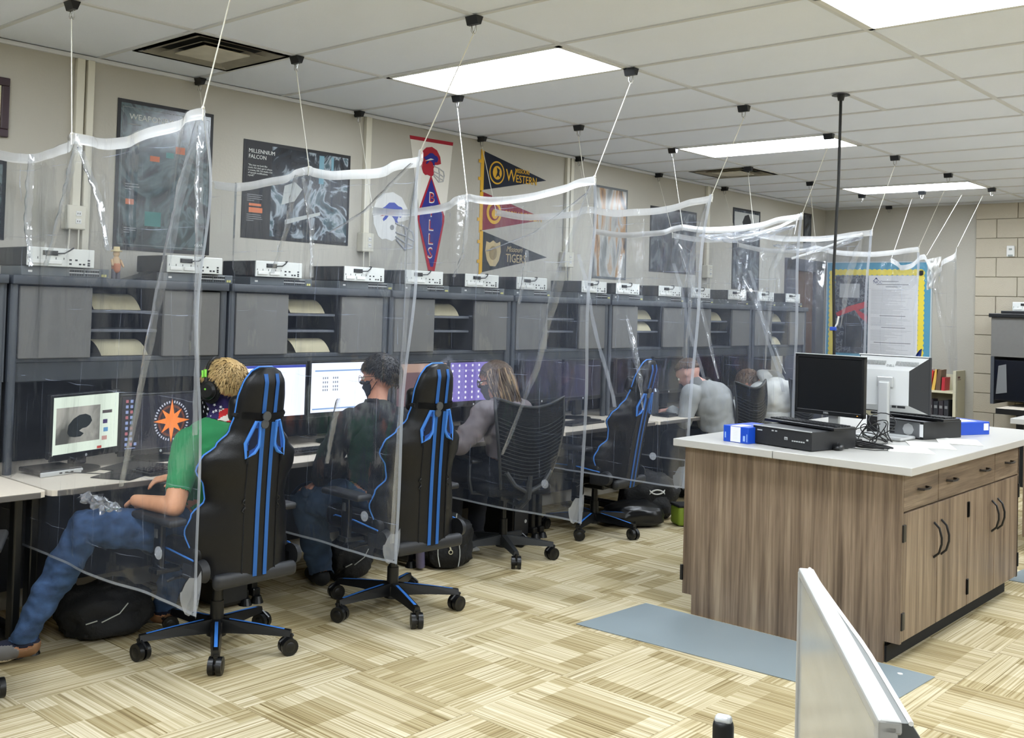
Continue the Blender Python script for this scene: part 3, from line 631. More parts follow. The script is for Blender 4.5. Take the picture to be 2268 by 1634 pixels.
b = MB(); b.prism([(cy_+p[0], cz_+p[1]) for p in star(4, .085, .026, PI/4)], (.0065, 0, zc), YX, ZX, (.0003, 0, 0)); b.prism([(cy_+p[0]*.98, cz_+p[1]) for p in star(4, .112, .026)], (.007, 0, zc), YX, ZX, (.0003, 0, 0)); b.build('compass_star', OR, e)
b = MB()
for i in range(40):
    a = 2*PI*i/40
    if i % 10 == 0: continue
    b.box((.0062, cy_+.098*math.sin(a), zc+cz_+.098*math.cos(a)), (.0004, .007, .012), M.Rotation(-a, 3, 'X'))
b.build('ring_lettering', glow('s_letters', (220, 225, 240), .8), e)
it = []
for i in range(9):
    for j in range(2 if i < 8 else 3): it.append((-.21+j*.026, -.195+j*.026, .105-i*.027, .12-i*.027, LB if (i+j) % 3 else glow('s_icon2', (190, 110, 120), .8)))
it.append((-.21, -.15, -.125, -.121, LB)); scrbits(e, it, zc)
e, s, zc = monitor(.43, -.93, 1.07, .47, .29, 0, GB, 'white glowing monitor left of the person in black, mostly behind gaming chair')
scrbits(e, [(-.235, .235, .13, .145, glow('s_bluebar', (60, 80, 200), .8))], zc)
e, s, zc = monitor(.42, -.405, 1.075, .47, .29, 0, GB, 'bright white monitor the person in black hoodie faces')
scrbits(e, [(-.21, .21, .095, .103, glow('s_lbar', (140, 180, 235), .9)), (-.225, .2, -.128, -.12, glow('s_lbar', (140, 180, 235), .9))]+[(-.15+.016*i+(.03 if i > 2 else 0), -.142+.016*i+(.03 if i > 2 else 0), zz, zz+.012, glow('s_icn', (150, 155, 170), .8)) for i in range(6) for zz in (.0, .025, .05, -.02)], zc)
e, s, zc = monitor(.43, .27, 1.065, .45, .27, 0, glow('screen_tan', (150, 118, 122), .5), 'dim pinkish monitor partly behind the second gaming chair')
scrbits(e, [(-.22, .22, .08, .135, glow('s_tan', (205, 170, 150), .7))], zc)
e, s, zc = monitor(.43, .77, 1.065, .47, .27, 0, glow('screen_purple', (128, 112, 200), .85), 'purple monitor with a grid of white dots')
b = MB()
for i in range(7):
    for j in range(7): b.prism(circ(-.215+i*.066, .115-j*.036, .009, 10), (.0055, 0, zc), YX, ZX, (.0004, 0, 0))
b.build('screen_dots', glow('s_dots', (240, 240, 250), 1), e)
b = MB(); b.bb(.0055, .0059, -.235, .235, zc-.135, zc-.125); b.build('task_bar', glow('s_dark', (20, 22, 30), .3), e)
for y, lab, m in ((1.52, 'dim bluish monitor left of the empty gaming chair', glow('screen_dim', (26, 26, 44), .12)), (2.03, 'dim purple monitor right behind the empty gaming chair', glow('screen_dim2', (52, 46, 84), .22)), (2.72, 'dark switched-off monitor behind the tumbler', SCRB), (3.27, 'dark monitor the man in grey hoodie leans at', SCRB), (3.95, 'dark monitor left of the person in white hoodie', SCRB), (4.45, 'dark monitor in front of the person in white hoodie', SCRB)):
    monitor(.43, y, 1.05, .45, .27, 0, m, lab)

# small things on the nearest desks ------------------------------
def slab(name, c, d, rz, m, label, cat, bev=.003):
    b = MB(); b.box((0, 0, d[2]/2), d, None, bev); o = b.build(name, m, None, False, loc=c, rot=(0, 0, rz)); return tag(o, label, cat)
e = empty('docking_station', (.45, -2.22, .74), .15, 'slim black and silver docking station below the video monitor', 'dock')
b = MB(); b.box((0, 0, .021), (.18, .22, .022), None, .006); b.build('body', BLACK, e); b = MB(); b.box((.088, 0, .012), (.012, .225, .022), None, .004); b.build('front_strip', SILV, e)
b = MB()
for y in (-.01, .02, .05): b.box((.095, y, .012), (.002, .014, .006))
b.build('port', INK, e)
def keyboard(x, y, z, rz, label, L=.44, Wd=.15, keys=True):
    e = empty('keyboard', (x, y, z), rz, label, 'keyboard'); b = MB(); b.box((0, 0, .009), (Wd, L, .016), None, .004); b.build('case', BLACK, e)
    b = MB()
    for r in range(5):
        for c in range(20):
            yy = -L/2+.016+c*(L-.03)/19.6; b.box((-Wd/2+.03+r*.021+.006, yy, .0205), (.016, .016, .007), None, 0)
    b.build('keys', mat('key_black', (30, 31, 34), .5), e).__setitem__('kind', 'stuff'); return e
slab('desk_mat', (.70, -1.98, .741), (.20, .26, .004), .55, FAB, 'black rectangular pad on the desk in front of the video monitor', 'desk pad')
slab('desk_mat', (.52, -1.82, .7405), (.24, .30, .004), .5, BLACKM, 'larger black pad between the two nearest monitors', 'desk pad')
keyboard(.72, -1.70, .74, .1, 'black keyboard on the desk before the boy in green')
keyboard(.62, -.74, .74, 0, 'black keyboard on the desk beside the person in black hoodie')
keyboard(.66, .55, .74, 0, 'black keyboard before the long-haired person')
keyboard(.62, 1.75, .74, .05, 'black keyboard on the desk by the empty gaming chair')
keyboard(.68, 2.95, .74, .05, 'black keyboard before the man in grey hoodie')
def mouse(x, y, z, rz, label):
    b = MB(); b.ell((0, 0, .014), (.055, .031, .02), None, 3)
    for v in b.bm.verts: v.co.z = max(v.co.z, 0)
    b.mi = 1; b.cyl((-.035, 0, .034), (-.020, 0, .036), .004); o = b.build('computer_mouse', [BLACK, DGREY], None, True, 60, loc=(x, y, z), rot=(0, 0, rz)); return tag(o, label, 'mouse')
mouse(.66, -1.50, .742, PI, 'black mouse on the desk beside the boy in green')
b = MB(); b.tube([(.53, -2.2, .752), (.66, -2.05, .748), (.74, -1.95, .744), (.80, -1.84, .744), (.79, -1.72, .747)], .0025); tag(b.build('usb_cable', CORD, None, True), 'thin black cable running from the silver dock along the desk', 'cable')
# figurine and tablet on nearest hutch
e = empty('figurine', (.30, -1.84, 1.665), 0, 'small hatted toy figurine standing on the nearest full hutch', 'figurine')
fm = mat('toy_tan', (206, 176, 140), .6); fo = mat('toy_orange', (196, 128, 96), .6)
b = MB(); b.cap((0, -.012, .0), (0, -.012, .05), .011, .012, 1); b.cap((0, .012, .0), (0, .012, .05), .011, .012, 1); b.build('legs', mat('toy_grey', (96, 92, 100), .6), e, True)
b = MB(); b.cap((0, 0, .05), (0, 0, .07), .022, .024); b.build('skirt', fo, e, True)
b = MB(); b.cap((0, 0, .075), (0, 0, .10), .022, .018); b.cap((0, .024, .095), (.01, .035, .065), .007, .006, 1); b.cap((0, -.024, .095), (.02, -.03, .07), .007, .006, 1); b.build('torso', fm, e, True)
b = MB(); b.ell((0, 0, .13), (.017, .017, .02)); b.build('head', fm, e, True)
b = MB(); b.cyl((0, 0, .14), (0, 0, .145), .028, None, 16); b.cyl((0, 0, .143), (0, 0, .165), .018, .015, 16); b.build('hat', mat('toy_hat', (222, 206, 160), .6), e, True)
b = MB(); b.prism([(0, 0), (.16, .0), (.16, .05)], (.20, -1.76, 1.668), YX, ZX, (.12, 0, 0)); tag(b.build('wedge_stand', BLACK), 'black wedge-shaped stand between figurine and white-faced box', 'stand')
# tumbler and dark bottles
e = empty('tumbler', (.57, 2.83, .74), 0, 'grey steel tumbler bottle on the desk by the empty gaming chair', 'bottle')
st = mat('steel_grey', (92, 98, 108), .3, .8); b = MB(); b.cyl((0, 0, 0), (0, 0, .19), .036, .038, 20); b.cyl((0, 0, .19), (0, 0, .215), .038, .022, 20); b.build('body', st, e, True)
b = MB(); b.cyl((0, 0, .215), (0, 0, .25), .022, .022, 16); b.tube([(0, -.02, .235), (0, -.01, .262), (0, .01, .262), (0, .02, .235)], .004); b.build('lid', BLACK, e, True)

# ================================================================ CURTAINS AND CLIPS
def clip(x, y, label):
    e = empty('binder_clip', (x, y, H-.002), 0, label, 'clip', 'black binder clips on the ceiling grid')
    b = MB(); b.prism([(-.024, -.0), (.024, 0), (.010, -.036), (-.010, -.036)], (-.032, 0, 0), YX, ZX, (.064, 0, 0)); b.build('body', BLACK, e)
    b = MB()
    for s in (-1, 1): b.tube([(-.012, 0, -.036), (-.010, s*.006, -.062), (0, s*.008, -.075), (.010, s*.006, -.062), (.012, 0, -.036)], .0013, 5)
    b.build('wire_handle', CHROME, e)
XA, XB = 2.144, .925
cn = ['nearest', 'second', 'third', 'fourth', 'fifth', 'sixth', 'seventh', 'eighth']
def curtain(k, y, zc, zb, za, xe, xbot, zbot, seed, x0=.2, sag=(.045, .06), stretch=.0, sheet=True):
    lab = f'{cn[k]} clear plastic curtain from the left, ' + ['hanging beside the boy in green', 'hanging beside the person in black hoodie', 'hanging beside the long-haired person', 'hanging beside the empty gaming chair', 'crumpled, over the man in grey hoodie', 'crumpled, between the hooded people', 'thin one near the bulletin board', 'tangled last one before the bulletin board'][k]
    e = empty('plastic_curtain', (0, y, 0), 0, lab, 'curtain', 'clear plastic curtains')
    rnd = random.Random(seed); ph = [rnd.uniform(0, 6) for _ in range(6)]
    xb = 1.0
    def top(u):
        x = x0+(xe-x0)*u
        if x < xb: t = (x-x0)/(xb-x0); z = zc+(zb-zc)*t-sag[0]*4*t*(1-t)
        else: t = (x-xb)/(xe-xb); z = zb+(za-zb)*t-sag[1]*4*t*(1-t)*(1-.3*t)
        return x, z
    dyb = ybound(k)-y
    def sh(u, v):
        x, z = top(u); x2 = x0+(xbot-x0)*u; zz = z+(zbot-z)*v; xx = x+(x2-x)*v
        # corner pulls and folds
        da = math.exp(-((xe-x)/.28)**2)*math.exp(-v*2.0); db = math.exp(-((x-xb)/.16)**2)*math.exp(-v*3.5)
        f = .030*da*math.sin(34*(u*1.2+v*.35)+ph[0])+.022*db*math.sin(60*u+ph[1])
        f += .022*math.sin(3.1*x+2*v+ph[2])*(1-.4*v)+.010*math.sin(9*x+3*v+ph[3])+.007*math.sin(21*x-4*v+ph[4])*(v < .97)
        f += .012*noise.noise(V((x*4, v*3, seed)))
        g = max(0., min(1., (2.1-zz)/.45)); lim = 1 if xx > .46 and (xx > .90 or zz > .76) else .12
        return V((xx, f*lim+dyb*g*(1 if xx < 1.0 else max(0, 1-(xx-1)*.8)), zz))
    b = MB(); b.grid(90, 60, sh); b.build('sheet', FILM, e, True, 180)
    b = MB()
    def hemf(u, v):
        x, z = top(u); a = sh(u, 0); tw = .012*math.sin(8*u+ph[5])
        return V((x, a.y+.006+.010*math.sin(PI*v)+tw*v, z-.045*v+.002*math.sin(30*u)))
    b.grid(70, 4, hemf); b.build('hem', HEM, e, True, 180)
    # side seam on the free edge
    b = MB(); b.grid(3, 50, lambda u, v: sh(1, v)+V((-.022*u, .004+.003*u, 0))); b.build('edge_seam', film_seam, e, True, 180)
    b = MB(); b.grid(80, 2, lambda u, v: sh(u*.97+.03, .9992-.006*v)+V((0, .003, 0))); b.build('bottom_edge', film_seam, e, True, 180)
    # curled bottom corner
    b = MB(); p0 = sh(1, 1)
    b.grid(7, 7, lambda u, v: p0+V((-.07*u, .02*math.sin(3*u+2*v), .16*v*(1-.5*u)-.012*math.sin(9*u)))); b.build('corner_fold', HEM2, e, True, 180)
    for cr in CREASES.get(k, ()):
        P_ = cr[0]; wd = cr[1]; b = MB()
        def cf(u, v, P_=P_, wd=wd):
            s_ = u*(len(P_)-1); i = min(int(s_), len(P_)-2); t = s_-i; x = P_[i][0]+(P_[i+1][0]-P_[i][0])*t; z = P_[i][1]+(P_[i+1][1]-P_[i][1])*t
            q = wd*(.03+.97*math.sin(PI*min(1, u**.6)))*(1+.5*noise.noise(V((u*9, k, 1)))); return V((x+(v-.5)*q+.008*noise.noise(V((u*7, v, k))), -.014+.012*math.cos(v*PI*2)+.006*noise.noise(V((u*16, v*3, 2))), z))
        b.grid(34, 6, cf); b.build('pulled_crease', CREASE, e, True, 180)
    # pressed ring mark
    q = sh(.86, .90); b = MB(); b.cyl(q+V((0, -.006, 0)), q+V((0, -.004, 0)), .024, .024, 20); b.cyl(q+V((0, -.009, 0)), q+V((0, -.006, 0)), .010, .010, 14); b.build('grommet_patch', FILMR, e)
    for (cx, tx, tz) in ((.05, x0, zc), (XB, xb, zb), (XA, xe, za)):
        a = sh((tx-x0)/(xe-x0), 0); b = MB(); r = .0026
        b.tube([(cx, 0, H-.075), ((cx*2+tx)/3, a.y*.33, H-.075+(tz-H+.075)/3), (tx, a.y, tz), (tx, a.y, tz-.05)], r, 6)
        b.ell((tx, a.y, tz-.004), (.007, .007, .007), None, 1); b.build('string', STRG, e, True)
    return e, sh, top
CREASE = film_mat('plastic_crease', .13, 1.8, False, 1.6)
CREASES = {0: [([(1.94, 2.22), (1.83, 1.95), (1.70, 1.55), (1.60, 1.2), (1.50, .85)], .05), ([(1.95, 2.2), (1.97, 1.7), (1.99, 1.1)], .03), ([(1.04, 2.22), (.93, 1.95), (.80, 1.70)], .035), ([(1.06, 2.2), (1.24, 1.97), (1.33, 1.76)], .03), ([(.62, 2.2), (.60, 1.9), (.66, 1.7)], .05)],
 1: [([(1.86, 2.24), (1.80, 1.9), (1.78, 1.4), (1.75, .5)], .03), ([(.97, 2.22), (.90, 1.95), (.80, 1.72)], .03), ([(1.03, 2.2), (1.10, 1.95), (1.12, 1.7)], .03), ([(1.80, 2.22), (1.50, 2.02), (1.25, 1.92)], .02), ([(1.35, 1.12), (1.30, .95), (1.28, .8)], .03)],
 2: [([(1.92, 2.24), (1.72, 1.75), (1.58, 1.25), (1.36, .75)], .07), ([(1.90, 2.2), (1.55, 2.0), (1.2, 1.9)], .03), ([(1.04, 2.2), (1.02, 1.9), (.95, 1.75)], .025), ([(1.5, 1.9), (1.45, 1.6)], .03)],
 3: [([(1.92, 2.26), (1.82, 1.9), (1.80, 1.3)], .06), ([(1.35, 1.55), (1.45, 1.2), (1.5, .95)], .05)], 4: [([(1.0, 2.1), (1.2, 1.6), (1.36, 1.1)], .06), ([(1.9, 2.2), (1.75, 1.9), (1.72, 1.2)], .05)], 5: [([(1.9, 2.2), (1.80, 1.9), (1.75, 1.5)], .06), ([(.9, 1.9), (1.1, 1.5), (1.3, 1.1)], .06)]}
film_seam = film_mat('plastic_edge_seam', .38, .6, False); HEM2 = film_mat('plastic_corner', .30, 1.6, False); FILMR = film_mat('plastic_ring', .25, .5, False)
CP = [(2.26, 2.262, 2.265, 1.975, 2.015, .465), (2.24, 2.27, 2.275, 1.88, 1.775, .41), (2.20, 2.245, 2.29, 1.94, 1.90, .45), (2.29, 2.28, 2.31, 1.955, 1.80, .49), (2.24, 2.25, 2.30, 1.97, 1.93, .47), (2.29, 2.28, 2.275, 1.96, 1.93, .47), (2.28, 2.235, 2.21, 1.92, 1.90, .48)]
for k, (zc, zb, za, xe, xbot, zbot) in enumerate(CP):
    e, sh, top = curtain(k, ycurt(k), zc, zb, za, xe, xbot, zbot, 11+k*3)
    if k == 0:   # crinkled plastic beside the desk edge
        b = MB(); xc, zc_ = (.93, .70)
        b.grid(26, 14, lambda u, v: V((1.20+.30*u, -.02+.03*noise.noise(V((u*12, v*6, k)))*1.2, .765+.055*(v-.5)*math.sin(PI*u)*(1+.9*noise.noise(V((u*11, 0, 5))))+.03*noise.noise(V((u*8, v*3, 3+k))))))
        b.build('caught_fold', BUNCH, e, True, 180)
    if k in (4, 5):   # a twisted swag hanging loose from the hem
        b = MB(); s_ = 1 if k == 4 else .8
        P_ = [(1.93, 2.27), (1.80, 2.21), (1.62, 2.16), (1.45, 2.13)] if k == 4 else [(1.9, 2.24), (1.7, 2.17), (1.5, 2.10), (1.32, 2.05)]
        b.tube([(p[0], .02, p[1]) for p in P_], .010, 6); b.build('loose_hem', HEM, e, True)
        b = MB(); b.grid(22, 12, lambda u, v: V((1.15+.75*u, .03+.05*noise.noise(V((u*7, v*5, k*2.))), 2.16+.05*u-.085*v*math.sin(PI*u)+.025*noise.noise(V((u*10, v*6, 5)))))); b.build('crumpled_fold', BUNCH, e, True, 180)
    if k in (3, 4, 5):   # long diagonal crease
        b = MB(); X0, Z0 = (.95, 1.95); b.grid(14, 3, lambda u, v: V((X0-.1*0+.32*u+.03*v+.01*math.sin(9*u), -.02+.01*noise.noise(V((u*9, v, 2))), Z0-1.0*u))); b.build('diagonal_crease', BUNCH, e, True, 180)
# last, tangled curtain by the bulletin board
e = empty('plastic_curtain', (0, 6.0, 0), 0, 'small tangled plastic curtain hanging last, right before the bulletin board', 'curtain', 'clear plastic curtains')
def hs(u):
    if u < .45: t = u/.45; return 1.26+.32*t, 2.18-.09*math.sin(PI*min(1, t*1.15))+.03*t
    if u < .6: t = (u-.45)/.15; return 1.58+.09*t, 2.21-.14*t
    t = (u-.6)/.4; return 1.67+.21*t, 2.07+.21*t**1.3
def sh8(u, v):
    x, z = hs(u); a = max(0, (u-.62)/.38); zz = z-(.25+1.35*a)*v; return V((x+(.02*math.sin(30*u+3*v))*(1-v)*.5+.03*v*a, .04*math.sin(22*u+2*v)*(1-.5*v)+.02*noise.noise(V((u*8, v*5, 1))), zz))
b = MB(); b.grid(60, 36, sh8); b.build('sheet', FILM, e, True, 180)
b = MB(); b.grid(60, 4, lambda u, v: sh8(u, 0)+V((0, .006, -.05*v))); b.build('hem', HEM, e, True, 180)
b = MB(); b.grid(16, 16, lambda u, v: V((1.60+.13*u*(1-.5*v), .02+.04*noise.noise(V((u*6, v*5, 2))), 2.16-.30*v+.03*u))); b.build('crumpled_fold', HEM, e, True, 180)
for (a_, b_) in (((2.0, .33, H-.04), (1.88, 0, 2.28)), ((1.85, .2, H-.04), (1.60, 0, 2.20)), ((1.35, .3, H-.04), (1.27, 0, 2.18))):
    q = MB(); q.tube([a_, ((a_[0]+b_[0])/2, a_[1]/2, (a_[2]+b_[2])/2), b_], .0020, 6); q.build('string', STRG, e, True)
for k in range(-1, 8):
    y = (2*k-4)*T
    for x, row in ((XA, 'outer'), (XB, 'middle'), (.045, 'wall')):
        if k == -1 or (k == 7 and x < .1): continue
        clip(x, y, f'black binder clip in the {row} row above the {cn[k]} plastic curtain from the left')
clip(1.53, 6.05, 'black binder clip between rows in front of the farthest ceiling light')
clip(.74, YB-.03, 'black binder clip on the ceiling edge at the back wall')
# ================================================================ ISLAND
def cabinet_front(e, X, cols, z_split, handles=True):
    pass
e = empty('kitchen_island', (2.84, 1.32, 0), 0, 'large wood-grain island with white countertop, four doors and three drawers', 'island')
def rel(b, name, m, par=None, sm=False): 
    o = b.build(name, m, par or e, sm); return o
def off(b, d):
    for v in b.bm.verts: v.co += V(d)
D = (-2.84, -1.32, 0)
b = MB(); b.prism([(2.28, .10), (2.335, .10), (2.335, 0), (3.325, 0), (3.325, .10), (3.40, .10), (3.40, .875), (2.28, .875)], (0, .40, 0), XX, ZX, (0, .02, 0)); off(b, D); rel(b, 'end_panel', WOOD)
b = MB(); b.prism([(2.28, .10), (2.335, .10), (2.335, 0), (3.325, 0), (3.325, .10), (3.40, .10), (3.40, .875), (2.28, .875)], (0, 2.235, 0), XX, ZX, (0, .02, 0)); off(b, D); rel(b, 'end_panel', WOOD)
b = MB(); b.bb(2.30, 3.378, .42, 2.235, .10, .875); off(b, D); rel(b, 'carcass', mat('carcass_dark', (60, 52, 44), .7))
b = MB(); b.bb(2.345, 3.318, .42, 2.235, 0, .10); off(b, D); rel(b, 'toe_kick', BLACKM)
b = MB(); b.prism([(3.318, .42), (3.335, .42), (3.335, 2.25), (3.318, 2.25)], (0, 0, 0), XX, YX, (0, 0, .075)); off(b, D); rel(b, 'rubber_base', BLACKM)
for i, (y0, y1) in enumerate(((.42, .878), (.882, 1.337), (1.343, 1.795), (1.799, 2.252))):
    b = MB(); b.bb(3.380, 3.400, y0+.002, y1-.002, .105, .690, .002); off(b, D); d = rel(b, 'door', WOOD)
    hy = (y1-.05 if i % 2 == 0 else y0+.05)
    b = MB(); b.tube([(3.40, hy, .60), (3.425, hy, .575), (3.437, hy, .53), (3.437, hy, .50), (3.425, hy, .455), (3.40, hy, .43)], .0055, 8); off(b, D); h_ = b.build('handle', BLACK, d, True)
    hg = y0 if i % 2 == 0 else y1
    for z in (.20, .60):
        b = MB(); b.bb(3.395, 3.407, hg-.012, hg+.022 if i % 2 == 0 else hg+.004, z-.04, z+.04, .003) if i != 2 else b.bb(3.395, 3.407, hg-.018, hg+.012, z-.04, z+.04, .003); off(b, D); b.build('hinge', BLACK, d)
for (y0, y1, hs_) in ((.42, .88, (.65,)), (.884, 1.79, (1.05, 1.58)), (1.794, 2.252, (2.03,))):
    b = MB(); b.bb(3.380, 3.400, y0+.002, y1-.002, .698, .868, .002); off(b, D); d = rel(b, 'drawer', WOODH)
    for hy in hs_:
        b = MB(); b.tube([(3.40, hy-.055, .785), (3.425, hy-.045, .785), (3.432, hy, .785), (3.425, hy+.045, .785), (3.40, hy+.055, .785)], .006, 8); off(b, D); b.build('handle', mat('bronze_dark', (52, 46, 42), .3, .6), d, True)
b = MB(); b.bb(2.272, 2.285, .385, .40, .17, .25, .002); off(b, D); rel(b, 'hinge', BLACK)
for (x0, x1) in ((2.24, 2.794), (2.798, 3.46)):
    b = MB(); b.bb(x0, x1, .34, 2.70, .876, .914, .003); off(b, D); rel(b, 'countertop', COUNTER)
# second island
e = empty('kitchen_island', (3.7, 4.3, 0), 0, 'second wood island with white top, cut off by the right edge of the photo', 'island'); D = (-3.7, -4.3, 0)
b = MB(); b.bb(3.10, 4.5, 3.52, 5.2, .10, .875, .002); off(b, D); rel(b, 'carcass', WOOD)
b = MB(); b.bb(3.16, 4.44, 3.56, 5.16, 0, .10); off(b, D); rel(b, 'toe_kick', BLACKM)
b = MB(); b.bb(3.105, 3.56, 3.50, 3.52, .70, .868, .002); off(b, D); rel(b, 'drawer', WOODH)
b = MB(); b.bb(3.105, 3.56, 3.50, 3.52, .105, .69, .002); off(b, D); rel(b, 'door', WOOD)
b = MB(); b.bb(3.03, 4.56, 3.46, 5.25, .876, .914, .003); off(b, D); rel(b, 'countertop', COUNTER)
# floor mats
def fmat(poly, label):
    b = MB(); b.prism(poly, (0, 0, .0005), XX, YX, (0, 0, .003)); tag(b.build('floor_mat', MAT_), label, 'mat')
    return
fmat([(2.04, -.21), (3.54, -.13), (3.56, .385), (2.07, .385)], 'grey vinyl floor mat in front of the wood island')
b = MB(); b.cyl((3.44, .30, .003), (3.44, .30, .006), .012, None, 10); tag(b.build('bottle_cap', WHITE), 'tiny white cap lying on the corner of the grey mat', 'cap')
fmat([(3.24, 2.55), (3.9, 2.58), (3.95, 3.35), (3.28, 3.30)], 'grey floor mat between the two islands at the right edge')

# items on the island (z = .914)
Z = .914
BOXB = mat('box_blue', (22, 74, 190), .4); LBL = mat('label_white', (235, 236, 238), .6)
def carton(loc, d, rz, label):
    e = empty('cardboard_box', loc, rz, label, 'box'); b = MB(); b.box((0, 0, d[2]/2), d, None, .002, 1); b.build('carton', BOXB, e); return e
e = carton((2.545, .60, Z), (.15, .26, .085), -.12, 'blue carton with a white label at the left of the island')
b = MB(); b.bb(-.030, .030, -.1315, -.1305, .004, .082); b.bb(-.03, .03, -.13, -.03, .0852, .0858); b.build('label_wrap', LBL, e)
b = MB(); b.bb(-.065, -.058, -.1315, -.1305, .02, .05); b.bb(.067, .071, -.1315, -.1305, .01, .05); b.bb(.046, .058, -.1318, -.1312, .012, .04); b.build('printed_mark', mat('box_print', (150, 180, 230), .5), e)['kind'] = 'stuff'
b = MB()
for i in range(6): b.bb(-.014, .012, -.132, -.1316, .02+i*.008, .0206+i*.008)
b.build('printed_lines', mat('faint_print', (200, 200, 202), .6), e)
e = carton((3.09, 2.08, Z), (.22, .34, .075), -.38, 'blue carton printed with a white network box, right on the island')
b = MB(); b.bb(-.090, .055, -.1712, -.1702, .026, .056); b.build('printed_panel', mat('box_pale', (172, 180, 196), .5), e)
b = MB(); b.bb(-.075, .03, -.1720, -.1713, .032, .046); b.build('printed_device', mat('box_dev', (70, 74, 84), .5), e)
b = MB(); b.bb(-.08, .08, -.10, .10, .0752, .0758); b.bb(.1102, .1108, -.15, -.10, .015, .065); b.bb(.1102, .1108, .12, .16, .025, .065); b.build('label_wrap', LBL, e)
text('CISCO', .016, (.01, -.1712, .008), XX, ZX, LBL, e)
# black desktop pc with keyboard
e = empty('desktop_computer', (2.805, .68, Z), -.20, 'flat black desktop computer at the front of the island, keyboard on top', 'computer')
b = MB(); b.box((0, 0, .05), (.35, .37, .094), None, .003); b.build('case', mat('pc_black', (26, 27, 30), .45), e)
b = MB(); b.box((0, -.187, .05), (.345, .006, .088), None, .002); f = b.build('front_grille', mat('pc_grille', (16, 17, 19), .6, bump=.6, bscale=600), e)
b = MB(); b.box((0, -.187, .097), (.35, .012, .004)); b.build('top_strip', SILV, e)
b = MB(); b.box((.03, -.191, .05), (.018, .002, .014)); b.build('logo_plate', SILV, f)
text('hp', .012, (.025, -.1923, .046), XX, ZX, INK, f, name='logo_lettering')
b = MB()
for i in range(6): b.box((.070+i*.013, -.191, .042), (.009, .002, .006))
b.box((.155, -.191, .055), (.01, .002, .008)); b.box((-.13, -.191, .075), (.03, .002, .006)); b.box((-.05, -.191, .08), (.012, .002, .006)); b.box((-.03, -.191, .08), (.012, .002, .006)); b.build('front_port', SILV, f)
b = MB(); b.tube([(.08, .16, .094), (.1, .14, .1)], .003); b.build('cable_stub', CORD, e)
k_ = keyboard(2.80, .74, Z+.099, math.pi/2-.30, 'black keyboard lying on top of the front desktop computer', .46, .16)
mouse(2.985, .67, Z, 1.9, 'black mouse on the island beside the flat desktop computer')
mouse(2.60, 1.45, Z, .4, 'silver-topped mouse on the island behind the black monitor')
# front monitor (faces the camera side, -Y)
def lcd(loc, rz, wd, ht, zc, label, body, back, faces, neck):
    e = empty('monitor', loc, rz, label, 'monitor')
    return e
e = empty('monitor', (2.79, 1.02, Z), math.radians(-7), 'black-screened square monitor standing on the island, front towards us', 'monitor')
wd, ht, zc = .405, .325, .298
b = MB()
for (a, c) in (((0, 0, zc+ht/2-.009), (wd, .028, .018)), ((0, 0, zc-ht/2+.012), (wd, .028, .024)), ((-wd/2+.009, 0, zc), (.018, .028, ht)), ((wd/2-.009, 0, zc), (.018, .028, ht))): b.box(a, c, None, .003)
b.build('bezel', BLACK, e)
b = MB(); b.box((0, -.008, zc), (wd-.034, .004, ht-.04)); b.build('screen', mat('screen_black', (12, 13, 15), .3, bump=.02, bscale=900), e)
b = MB(); b.box((0, .02, zc), (wd-.03, .03, ht-.03), None, .008); b.build('back_shell', BLACK, e)
b = MB(); b.box((0, -.002, zc+ht/2+.001), (wd, .032, .003)); b.build('silver_trim', SILV, e)
text('DELL', .014, (-.012, -.0148, zc-ht/2+.008), XX, ZX, SILV, e, align='CENTER', name='logo_lettering')
b = MB(); b.box((wd/2-.035, -.0147, zc-ht/2+.012), (.006, .002, .003)); b.build('power_light', glow('led_amber', (255, 170, 60), 2), e)
b = MB(); b.box((0, .05, .14), (.06, .025, .27), None, .006); b.build('neck', SILV, e)
b = MB(); b.box((0, .05, .008), (.24, .17, .014), None, .006); b.build('base', BLACK, e)
# rear monitor showing its silver back
e = empty('monitor', (2.96, 1.47, Z), math.radians(-2), 'white-backed monitor on a silver neck, seen from behind on the island', 'monitor')
wd, ht, zc = .385, .31, .300
b = MB(); A_ = [(-wd/2, -ht/2), (wd/2, -ht/2), (wd/2, ht/2), (-wd/2, ht/2)]; Bk = [(-wd/2+.045, -ht/2+.035), (wd/2-.085, -ht/2+.045), (wd/2-.085, ht/2-.075), (-wd/2+.045, ht/2-.075)]
fa = [b.bm.verts.new((p[0], .01, zc+p[1])) for p in A_]; ba = [b.bm.verts.new((p[0], -.055, zc+p[1])) for p in Bk]
b.bm.faces.new(ba); 
for i in range(4):
    f = b.bm.faces.new((fa[i], fa[(i+1) % 4], ba[(i+1) % 4], ba[i])); 
    if i == 1: f.material_index = 1
b.bm.faces.new(fa[::-1]); bmesh.ops.recalc_face_normals(b.bm, faces=b.bm.faces[:])
b.build('back_shell', [mat('monitor_silver', (214, 216, 216), .4), mat('monitor_dark', (38, 40, 44), .5)], e)
b = MB(); b.box((0, .02, zc), (wd+.01, .024, ht+.01), None, .005); b.build('bezel', mat('monitor_dark', (38, 40, 44), .5), e)
b = MB(); b.box((-.005, .018, zc+ht/2+.004), (wd+.004, .03, .006), None, .002); b.build('silver_trim', SILV, e)
b = MB()
for i in range(40):
    if 16 < i < 24: continue
    x = -.16+i*.0078; b.box((x, -.030, zc+ht/2-.036), (.003, .004, .028), M.Rotation(-.7, 3, 'X'))
b.build('vent_slot', mat('slot_grey', (150, 152, 152), .6), e)['kind'] = 'stuff'
text('DELL', .02, (-.025, -.040, zc+ht/2-.055), XX, (0, .65, .75), mat('slot_grey', (150, 152, 152), .6), e, name='logo_lettering')
